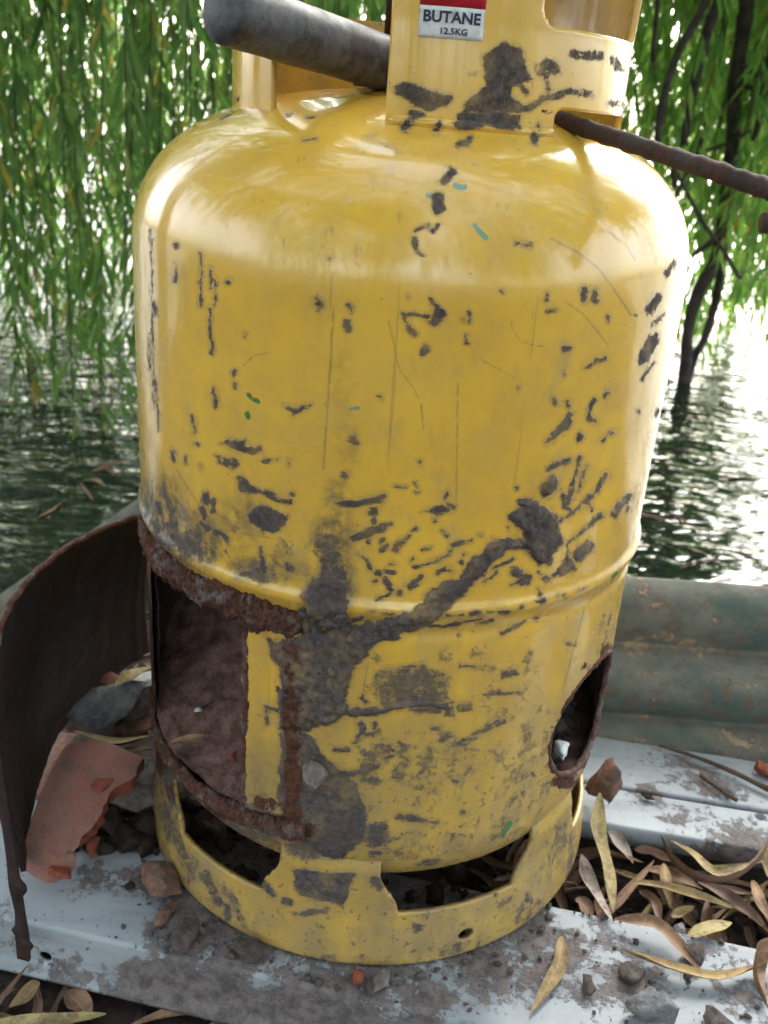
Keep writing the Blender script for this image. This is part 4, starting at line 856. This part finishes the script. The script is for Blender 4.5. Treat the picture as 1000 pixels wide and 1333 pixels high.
# loose crumbs of soil and mud: nobody could count them
def crumbs(name, n, where, smin, smax, mat, label):
    ico = bmesh.new(); bmesh.ops.create_icosphere(ico, subdivisions=1, radius=1); iv = np.array([v.co for v in ico.verts]); ifc = np.array([[v.index for v in f.verts] for f in ico.faces]); ico.free()
    Vs, Fs = [], []
    for k in range(n):
        c, zz = where(k); s = smin*(smax/smin)**(random.random()**2.2)
        v = iv*(1+.7*(rng.random((len(iv), 1))-.5))*s*np.array([1, random.uniform(.6, 1), random.uniform(.45, .8)]); a = random.random()*6.28
        v = v@np.array([[math.cos(a), math.sin(a), 0], [-math.sin(a), math.cos(a), 0], [0, 0, 1]]); Fs.append(ifc+len(iv)*k); Vs.append(v+np.array([c[0], c[1], zz+s*.3]))
    return tag(link(name, mesh_np(name, np.concatenate(Vs), np.concatenate(Fs)), M[mat], smooth=False), label, 'soil', kind='stuff')
def runner_y(x): return CH_A[1]+(x-CH_A[0])*(CH_D[1]/CH_D[0])          # front top edge of the runner
def wh_gap(k):
    x = random.uniform(.09, .62); y0 = runner_y(x)+.104; y1 = -.135*(x-.06)-.002; y = random.uniform(y0, y1); return (x, y), -.046+random.uniform(0, .012)
def wh_run(k):
    q = random.random()
    if q < .45:
        a = D(random.gauss(0, 55)); r = .159+abs(random.gauss(0, .010)); x, y = r*math.sin(a), -r*math.cos(a)
    elif q < .75: p = onZ(random.gauss(260, 50), random.gauss(1215, 22), 0); x, y = p[0], p[1]
    else: p = onZ(random.uniform(560, 1000), random.uniform(1215, 1333), 0); x, y = p[0], p[1]
    y0 = runner_y(x); y = min(max(y, y0+.003), y0+.098); return (x, y), .0
def wh_left(k):
    p = onZ(random.uniform(60, 210), random.uniform(985, 1110), .0); y0 = runner_y(p[0]); return (p[0], p[1]), (0 if p[1] < y0+.1 else -.035+.03*random.random())
def wh_ground(k):
    x = random.uniform(-.5, .3); return (x, runner_y(x)-random.uniform(.006, .16)), -.05
crumbs('soil_crumbs', 900, wh_gap, .0012, .008, 'soil', 'dark soil crumbs in the gap behind the channel')
crumbs('mud_crumbs', 240, wh_run, .0006, .0032, 'mudm', 'grey mud crumbs scattered on the pale channel')
def wh_under(k):
    a, q = random.uniform(0, 6.28), .145*math.sqrt(random.random()); x, y = q*math.sin(a), -q*math.cos(a); return (x, y), (0.0 if y < runner_y(x)+.1 else -.045)
crumbs('soil_crumbs', 700, wh_under, .002, .010, 'soil', 'dark soil and ash under the cylinder inside the foot ring')
crumbs('soil_crumbs', 420, wh_left, .0015, .010, 'soil', 'dark soil crumbs round the broken tile')
crumbs('soil_crumbs', 900, wh_ground, .0015, .010, 'soil', 'dark soil crumbs in front of the channel')

# ================================================================ fallen leaves
def leaf_np(pts, width, fold=.25, roll=0.0, seed=0, n=18, wave=.0):
    P = catmull(pts, n); T = np.gradient(P, axis=0); T /= np.linalg.norm(T, axis=1)[:, None]
    s = np.linspace(0, 1, n); w = width*np.sin(math.pi*np.clip(s, .004, .996)**.82)**.8*.5+.0003
    side = np.cross(T, [0, 0, 1.0]); side /= np.maximum(np.linalg.norm(side, axis=1), 1e-6)[:, None]; up = np.cross(side, T)
    r = roll if np.ndim(roll) else np.full(n, roll); r = np.interp(s, np.linspace(0, 1, len(r)), r)
    r = r+wave*np.sin(s*9+seed)
    sd = side*np.cos(r)[:, None]+up*np.sin(r)[:, None]; nn = -side*np.sin(r)[:, None]+up*np.cos(r)[:, None]
    cols, rib = [], []
    for k in (-1, -.55, 0, .55, 1):
        cols.append(P+sd*(w*k)[:, None]+nn*(w*abs(k)**1.4*fold*2)[:, None]); rib.append(np.full(n, 1.0 if k == 0 else 0))
    V = np.stack(cols, 1).reshape(-1, 3); R = np.stack(rib, 1).ravel(); i = np.arange(n-1)[:, None]*5; j = np.arange(4)[None]
    return V, np.stack([i+j, i+j+1, i+6+j, i+5+j], -1).reshape(-1, 4), R
def leaf(label, px, zs, width, tone, fold=.25, roll=0.0, wave=.15, name='fallen_leaf'):
    zs = zs if isinstance(zs, (list, tuple)) else [zs]*len(px); pts = [onZ(x, y, z) for (x, y), z in zip(px, zs)]
    V, F, R = leaf_np(pts, width, fold, roll, len(label), wave=wave); me = mesh_np(name, V, F, {'rib': R, 'tone': np.full(len(V), tone)})
    return tag(link(name, me, M['dry']), label, 'leaf', 'fallen leaves')
leaf('broad pale yellow leaf standing against the right of the foot ring', [(781,1032), (776,1085), (790,1140), (798,1188)], [.022, .010, .0, -.006], .0135, .02, roll=.5)
leaf('greyish white leaf beside the broad pale yellow leaf', [(757,1112), (768,1155), (797,1199)], [-.004, -.004, .004], .011, .97, roll=.3)
leaf('pinkish white leaf just under the plank edge', [(788,1076), (806,1098), (824,1124)], [-.004, -.008, -.012], .010, .96)
leaf('long grey-brown leaf curled in a U over the litter', [(860,1088), (874,1122), (905,1146), (950,1148), (985,1124), (1003,1092)], [.002, -.004, .0, .002, .002, .004], .0095, .90, fold=.5, roll=.9)
leaf('golden twisted leaf lying in the curl of the grey leaf', [(872,1094), (900,1112), (925,1134), (950,1132), (995,1121)], [.0, .002, .004, .004, .0], .0085, .12, roll=[.6, .2, -.5, .3])
leaf('long mustard yellow leaf across the middle of the litter', [(824,1149), (868,1158), (915,1170), (975,1192)], [-.006, -.004, -.004, -.012], .0075, .22, fold=.4)
leaf('small orange leaf pointing down through the litter', [(864,1124), (867,1150), (873,1182)], [-.006, -.006, -.014], .0070, .42)
leaf('short pale green leaf at the edge of the channel', [(896,1218), (925,1208), (953,1201)], [.002, .004, .002], .0095, .0, fold=.12)
leaf('pinkish brown leaf hanging over the back edge of the channel', [(800,1197), (848,1205), (880,1230), (912,1264)], [.004, .007, .005, .003], .0105, .55, fold=.35)
leaf('long orange leaf lying on the channel', [(808,1236), (835,1248), (880,1264), (935,1275), (985,1260), (1005,1248)], [.006, .004, .005, .004, .006, .010], .0085, .36, roll=[1.0, .2, .5, 1.2], fold=.35)
leaf('curled pink leaf at the right end of the channel', [(1012,1222), (984,1245), (982,1278), (1000,1314)], [.014, .008, .005, .004], .0100, .58, roll=[.2, .8, 1.2], fold=.5)
leaf('tiny tan leaf in the middle of the litter', [(875,1194), (888,1188), (904,1180)], -.010, .0065, .40)
leaf('dark brown rolled leaf left of the mustard leaf', [(832,1160), (850,1180), (861,1206)], [-.010, -.008, -.006], .0075, .80, fold=.6)
leaf('purple brown leaf under the curled grey leaf', [(908,1148), (955,1176), (992,1206)], [-.012, -.010, -.012], .0110, .84, fold=.3)
leaf('lone tan leaf on the pale channel in front of the ring', [(732,1219), (724,1262), (692,1318)], [.004, .003, .002], .0085, .34, fold=.3, roll=.3)
leaf('orange leaf at the right edge of the litter', [(980,1146), (988,1172), (1004,1202)], [-.008, -.004, -.008], .0075, .5)
leaf('red-brown leaf tucked under the front plank edge', [(826,1106), (850,1112), (878,1122)], -.014, .010, .72)
leaf('speckled orange leaf under the mustard yellow leaf', [(842,1132), (875,1142), (915,1158)], -.014, .012, .52)
leaf('small upright orange leaf at the plank corner', [(992,1100), (996,1120), (1000,1142)], [.002, -.002, -.006], .0075, .4)
leaf('brown leaf pressed against the right of the ring', [(752,1168), (762,1182), (770,1202)], [-.004, -.004, -.002], .010, .74)
leaf('pale cream leaf in the soil at the lower left corner', [(-20,1336), (60,1334), (138,1320)], -.040, .011, .03)
leaf('orange brown leaf in the soil under the channel hole', [(48,1276), (36,1296), (12,1312)], -.042, .010, .45)
leaf('wide brown leaf in the soil under the channel', [(86,1290), (104,1308), (118,1328)], -.044, .013, .62)
leaf('thin pale leaf curving behind the tile', [(96,952), (150,966), (206,956)], [.046, .040, .044], .0055, .0, name='fallen_leaf')
leaf('yellow leaf over the rubble beside the fire opening', [(150,894), (172,880), (200,868)], [.066, .068, .066], .010, .10)
leaf('orange brown leaf lying in the fire opening', [(222,968), (248,966), (274,959)], [.106, .109, .110], .006, .5, fold=.5)
prock('tile_fragment', 305, 985, .104, (.004, .003, .003), 61, 'terra_raw', 'bright red chip on the ash in the opening', 'tile fragment')
prock('stone', 258, 925, .112, (.003, .003, .002), 62, 'white', 'tiny white stone on the ash in the opening', 'stone')
tw = catmull([onZ(858, 970, .006), onZ(905, 985, .006), onZ(950, 1003, .005), onZ(1010, 1032, .004)], 40)
tag(tube_obj('twig', tw, np.linspace(.0013, .0022, 40), M['twig'], seg=8, jit=.3, freq=150), 'thin brown twig lying across the pale planks', 'twig')
tw = catmull([onZ(912, 1010, .003), onZ(935, 1026, .004), onZ(960, 1042, .003)], 20)
tag(tube_obj('twig', tw, .0015, M['twig'], seg=8, jit=.3, freq=150), 'short brown twig on the plank seam', 'twig')
def litter(name, n, where, label, lmin=.035, lmax=.085):
    Vs, Fs, Rs, Ts, o = [], [], [], [], 0
    for k in range(n):
        (x, y), z = where(k); L = random.uniform(lmin, lmax); a = random.uniform(0, 6.28); b = random.gauss(0, .14); d = np.array([math.cos(a), math.sin(a), b])*L/2; c = np.array([x, y, z+.004+abs(d[2])*.7])
        bend = np.array([-d[1], d[0], 0])*random.uniform(-.5, .5)+np.array([0, 0, random.uniform(-.2, .25)*L*.4])
        V, F, R = leaf_np([c-d, c+bend*.5, c+d], random.uniform(.004, .009), random.uniform(.15, .6), random.uniform(-.6, .6), k, n=9, wave=.3)
        Vs.append(V); Fs.append(F+o); Rs.append(R); Ts.append(np.full(len(V), .30+.58*random.random()**.6)); o += len(V)
    return tag(link(name, mesh_np(name, np.concatenate(Vs), np.concatenate(Fs), {'rib': np.concatenate(Rs), 'tone': np.concatenate(Ts)}), M['dry']), label, 'leaves', kind='stuff')
def wl_gap(k):
    while 1:
        (x, y), z = wh_gap(k)
        y0 = runner_y(x)+.114; y1 = -.135*(x-.06)-.014
        if y0 < y < y1: return (x, y), -.042+random.random()*.022
litter('leaf_litter', 115, wl_gap, 'brown willow leaf litter in the gap behind the channel', .03, .075)
litter('leaf_litter', 260, wh_ground, 'brown willow leaf litter on the soil before the channel')
def wl_bank(k): x = random.uniform(-1.6, 1.6); return (x, random.uniform(-1.6, -.32)), -.05+.01*random.random()
litter('leaf_litter', 500, wl_bank, 'willow leaf litter over the bank towards the viewer')
def wl_left(k): p = (random.uniform(-.5, -.19), random.uniform(-.02, .25)); return p, -.045+.02*random.random()
litter('leaf_litter', 70, wl_left, 'willow leaf litter on the bank left of the cylinder')

# ================================================================ willows
def leaves_np(base, dirv, L, W, seed):
    """many narrow leaves, each a folded lozenge of 4 triangles; base (N,3), dirv (N,3) unit"""
    r = np.random.default_rng(seed); n = len(base)
    rnd = r.normal(size=(n, 3)); side = np.cross(dirv, rnd); side /= np.linalg.norm(side, axis=1)[:, None]; nn = np.cross(side, dirv)
    L = L[:, None]; W = W[:, None]; bend = nn*L*r.uniform(-.14, .14, (n, 1))
    p0 = base; p1 = base+dirv*L*.42+bend; p2 = base+dirv*L+bend*.2
    a = base+dirv*L*.38+side*W*.5+nn*W*.18+bend; b = base+dirv*L*.38-side*W*.5+nn*W*.18+bend
    V = np.stack([p0, a, p1, b, p2], 1).reshape(-1, 3); o = (np.arange(n)*5)[:, None]
    F = np.concatenate([o+np.array([[0, 1, 2]]), o+np.array([[1, 4, 2]]), o+np.array([[0, 2, 3]]), o+np.array([[2, 4, 3]])])
    return V, F, np.repeat(r.random(n), 5)
def strands(tops, zbot, gap, lrange, seed, sway=.16):
    """hanging withies: -> leaf V,F,tone and stem parts"""
    r = np.random.default_rng(seed); B, Dv, stems = [], [], []
    for (x, y, z), zb in zip(tops, zbot):
        Ls = z-zb; n = max(4, int(Ls/.09)); t = np.linspace(0, 1, n); a, b, c, d = r.normal(size=4)*sway
        P = np.stack([x+a*t*Ls*.35+b*.10*np.sin(t*4+c*9), y+c*t*Ls*.35+d*.10*np.sin(t*4+a*9), z-Ls*t], -1)
        stems.append(tube(P, np.linspace(.0028, .0011, n), seg=3, cap=False))
        m = int(Ls/gap); tt = np.sort(r.random(m)); Q = np.stack([np.interp(tt, t, P[:, k]) for k in range(3)], -1)
        ang = r.uniform(0, 2*np.pi, m); out = r.uniform(.25, .75, m)
        dv = np.stack([np.cos(ang)*out, np.sin(ang)*out, -np.ones(m)], -1); dv /= np.linalg.norm(dv, axis=1)[:, None]; B.append(Q); Dv.append(dv)
    B = np.concatenate(B); Dv = np.concatenate(Dv); n = len(B)
    L = r.uniform(*lrange, n); W = L*r.uniform(.11, .17, n)
    return leaves_np(B, Dv, L, W, seed+1)+(stems,)
def foliage(name, parent, tops, zb, gap, lr, seed, lm, sway=.16):
    V, F, tone, st = strands(tops, zb, gap, lr, seed, sway)
    link(name, mesh_np(name, V, F, {'tone': tone}), M[lm], parent)
    SV, SF = merge(st); link('withies', mesh_np('withies', SV, SF), M['twig'], parent)
def limb(parent, pts, r0, r1, name='limb', n=40, seed=0):
    P = catmull(pts, n); P = P+.012*(np.stack([fbm(P*5+seed, q, 2) for q in (1, 2, 3)], -1)-.5)
    return tube_obj(name, P, np.linspace(r0, r1, n), M['bark'], parent, seg=10, jit=.18, freq=14, seed=seed)

r = np.random.default_rng(12)
# --- left willow: a dense curtain trailing in the water, its boughs reaching over the bank
wl = empty('willow_tree', (-2.6, 1.0, -.3), 'dense weeping willow trailing its curtain into the water on the left', 'willow')
limb(wl, [(-2.6, 1.0, -.5), (-2.55, 1.05, .8), (-2.3, 1.1, 2.0), (-2.0, 1.2, 3.2)], .20, .13, 'trunk', 60)
for q, pts in enumerate(([(-2.3, 1.1, 2.0), (-1.6, 1.3, 2.8), (-.8, 1.7, 3.0), (.1, 2.2, 2.7)], [(-2.3, 1.1, 1.9), (-1.6, .5, 2.7), (-.8, -.1, 3.1), (.2, -.6, 3.0)], [(-2.4, 1.05, 1.6), (-1.8, 1.9, 2.4), (-1.0, 2.4, 2.7)], [(-2.0, 1.2, 3.0), (-1.0, .8, 3.6), (.3, .4, 3.7), (1.2, .1, 3.4)])): limb(wl, pts, .085, .025, seed=q)
T_, Zb = [], []
for k in range(400):
    y = r.uniform(1.15, 3.0); x = r.uniform(-1.45, .15)*(1+.35*(y-1)); T_.append((x, y, r.uniform(1.3, 2.4))); Zb.append(WATER_Z+abs(r.normal(0, .10))+(.0 if r.random() < .75 else r.uniform(.2, .7)))
foliage('foliage', wl, T_, Zb, .0135, (.050, .095), 31, 'leafL', .17)
T_, Zb = [], []
for k in range(170):
    y = r.uniform(2.7, 5.0); x = r.uniform(-3.2, .3); T_.append((x, y, r.uniform(1.6, 3.0))); Zb.append(WATER_Z+abs(r.normal(0, .2)))
foliage('foliage', wl, T_, Zb, .020, (.07, .12), 33, 'leafL', .10)
# boughs overhead
T_, Zb = [], []
cl = np.c_[r.uniform(-3.2, 3.0, 70), r.uniform(-2.1, 1.7, 70)]
for k in range(1700):
    x, y = cl[k % 70]+r.normal(0, .22, 2)
    z = r.uniform(2.2, 3.3); T_.append((x, y, z)); Zb.append(z-r.uniform(.4, 1.0))
foliage('foliage', wl, T_, Zb, .018, (.11, .18), 35, 'leafL', .3)
# unseen boughs added behind the viewer to dim the front and break up reflections
T_, Zb = [], []
cl = np.c_[r.uniform(-4.5, 4.5, 60), r.uniform(-5.5, -2.4, 60)]
for k in range(620):
    x, y = cl[k % 60]+r.normal(0, .28, 2); z = r.uniform(2.4, 4.0); T_.append((x, y, z)); Zb.append(r.uniform(.3, 1.9))
foliage('foliage', wl, T_, Zb, .035, (.12, .20), 37, 'leafL', .25)
limb(wl, [(-2.4, 1.05, 1.8), (-2.2, -.8, 3.0), (-1.2, -2.6, 3.7), (.4, -4.0, 3.9)], .085, .03, seed=9)
# --- right willow: thin stems leaning out of the water
b0 = onZ(888, 497, WATER_Z); yb = b0[1]
wr = empty('willow_tree', tuple(b0), 'slender willow with twin dark stems rising from the water on the right', 'willow')
lo_ = np.array([0, 0, -.5])
limb(wr, [b0+lo_, b0, onY(896, 440, yb), onY(908, 385, yb), onY(934, 325, yb), onY(952, 210, yb), onY(958, 110, yb), onY(972, 0, yb), onY(985, -160, yb), onY(1010, -420, yb)], .0155, .020, 'trunk', 90, 3)
limb(wr, [b0+lo_+np.array([.03, .02, 0]), b0+np.array([.02, .02, 0]), onY(916, 440, yb+.02), onY(934, 380, yb+.02), onY(943, 318, yb+.01)], .010, .012, 'stem', 50, 4)
for q, (pts, y, r0, r1) in enumerate(([[(855, 200), (862, 140), (885, 70), (920, 0), (960, -120)], 1.7, .009, .014], [[(888, 190), (900, 120), (918, 50), (935, 0), (970, -150)], 1.8, .012, .018], [[(910, 200), (922, 140), (940, 60), (950, 0), (975, -140)], 2.0, .006, .011], [[(853, 100), (853, 60), (858, 0), (870, -120)], 1.8, .006, .007], [[(978, 185), (992, 130), (1005, 60), (1025, -60)], 1.9, .012, .018], [[(968, 85), (985, 95), (1002, 104)], 1.9, .008, .009], [[(968, 112), (982, 118), (996, 130)], 1.9, .008, .008], [[(870, 205), (890, 245), (915, 290), (945, 330), (965, 362)], 1.7, .005, .006], [[(878, 260), (890, 235), (905, 205), (915, 180)], 1.8, .005, .007], [[(900, 335), (920, 320), (938, 300)], 1.9, .006, .010], [[(918, 197), (945, 188), (985, 165), (1010, 150)], 1.9, .005, .006], [[(878, 245), (878, 215), (883, 195)], 1.7, .009, .009])):
    limb(wr, [onY(x, yy, y) for x, yy in pts], r0*.8, r1*.8, 'branch', 30, 10+q)
def strand_px(x, ytop, ybot, Y): a, b = onY(x, ytop, Y), onY(x, ybot, Y); return (a[0], a[1], a[2]), b[2]
T_, Zb = [], []
for k in range(170):
    Y_ = r.uniform(1.7, 3.2); x = r.uniform(790, 1120); yb_ = 330-abs(r.normal(0, 120))+(60 if x > 950 else 0)+(-30 if 880 < x < 950 else 30 if x < 870 else 0)
    t, z = strand_px(x, -60, max(yb_, 40), Y_); T_.append((t[0], t[1], r.uniform(1.3, 2.8))); Zb.append(z)
for k in range(34):
    Y_ = r.uniform(2.0, 3.2); x = r.uniform(950, 1120); t, z = strand_px(x, -60, r.uniform(380, 505), Y_); T_.append((t[0], t[1], r.uniform(1.3, 2.6))); Zb.append(z)
foliage('foliage', wr, T_, Zb, .015, (.06, .10), 41, 'leafR', .10)
T_, Zb = [], []
for k in range(90):
    x, y = r.uniform(1.6, 4.5), r.uniform(.6, 4.5); T_.append((x, y, r.uniform(1.6, 3.0))); Zb.append(r.uniform(-.1, .9))
for k in range(200):
    y = r.uniform(2.8, 6.0); x = r.uniform(.3, 4.4); T_.append((x, y, r.uniform(2.4, 3.8))); Zb.append(r.uniform(.55, 1.2))
foliage('foliage', wr, T_, Zb, .022, (.07, .12), 43, 'leafR', .12)
limb(wr, [onY(985, -160, yb), (1.9, 2.6, 2.6), (2.6, 3.6, 3.3)], .03, .015, 'branch', 30, 44)

# floating leaves and scum on the water
def wf(k):
    while 1:
        y = .42+2.4*random.random()**1.6; x = random.uniform(-1.0-.4*y, 1.0+.5*y)
        return (x, y), WATER_Z-.004
litter('floating_leaves', 360, wf, 'dead willow leaves floating on the dark water', .04, .09)
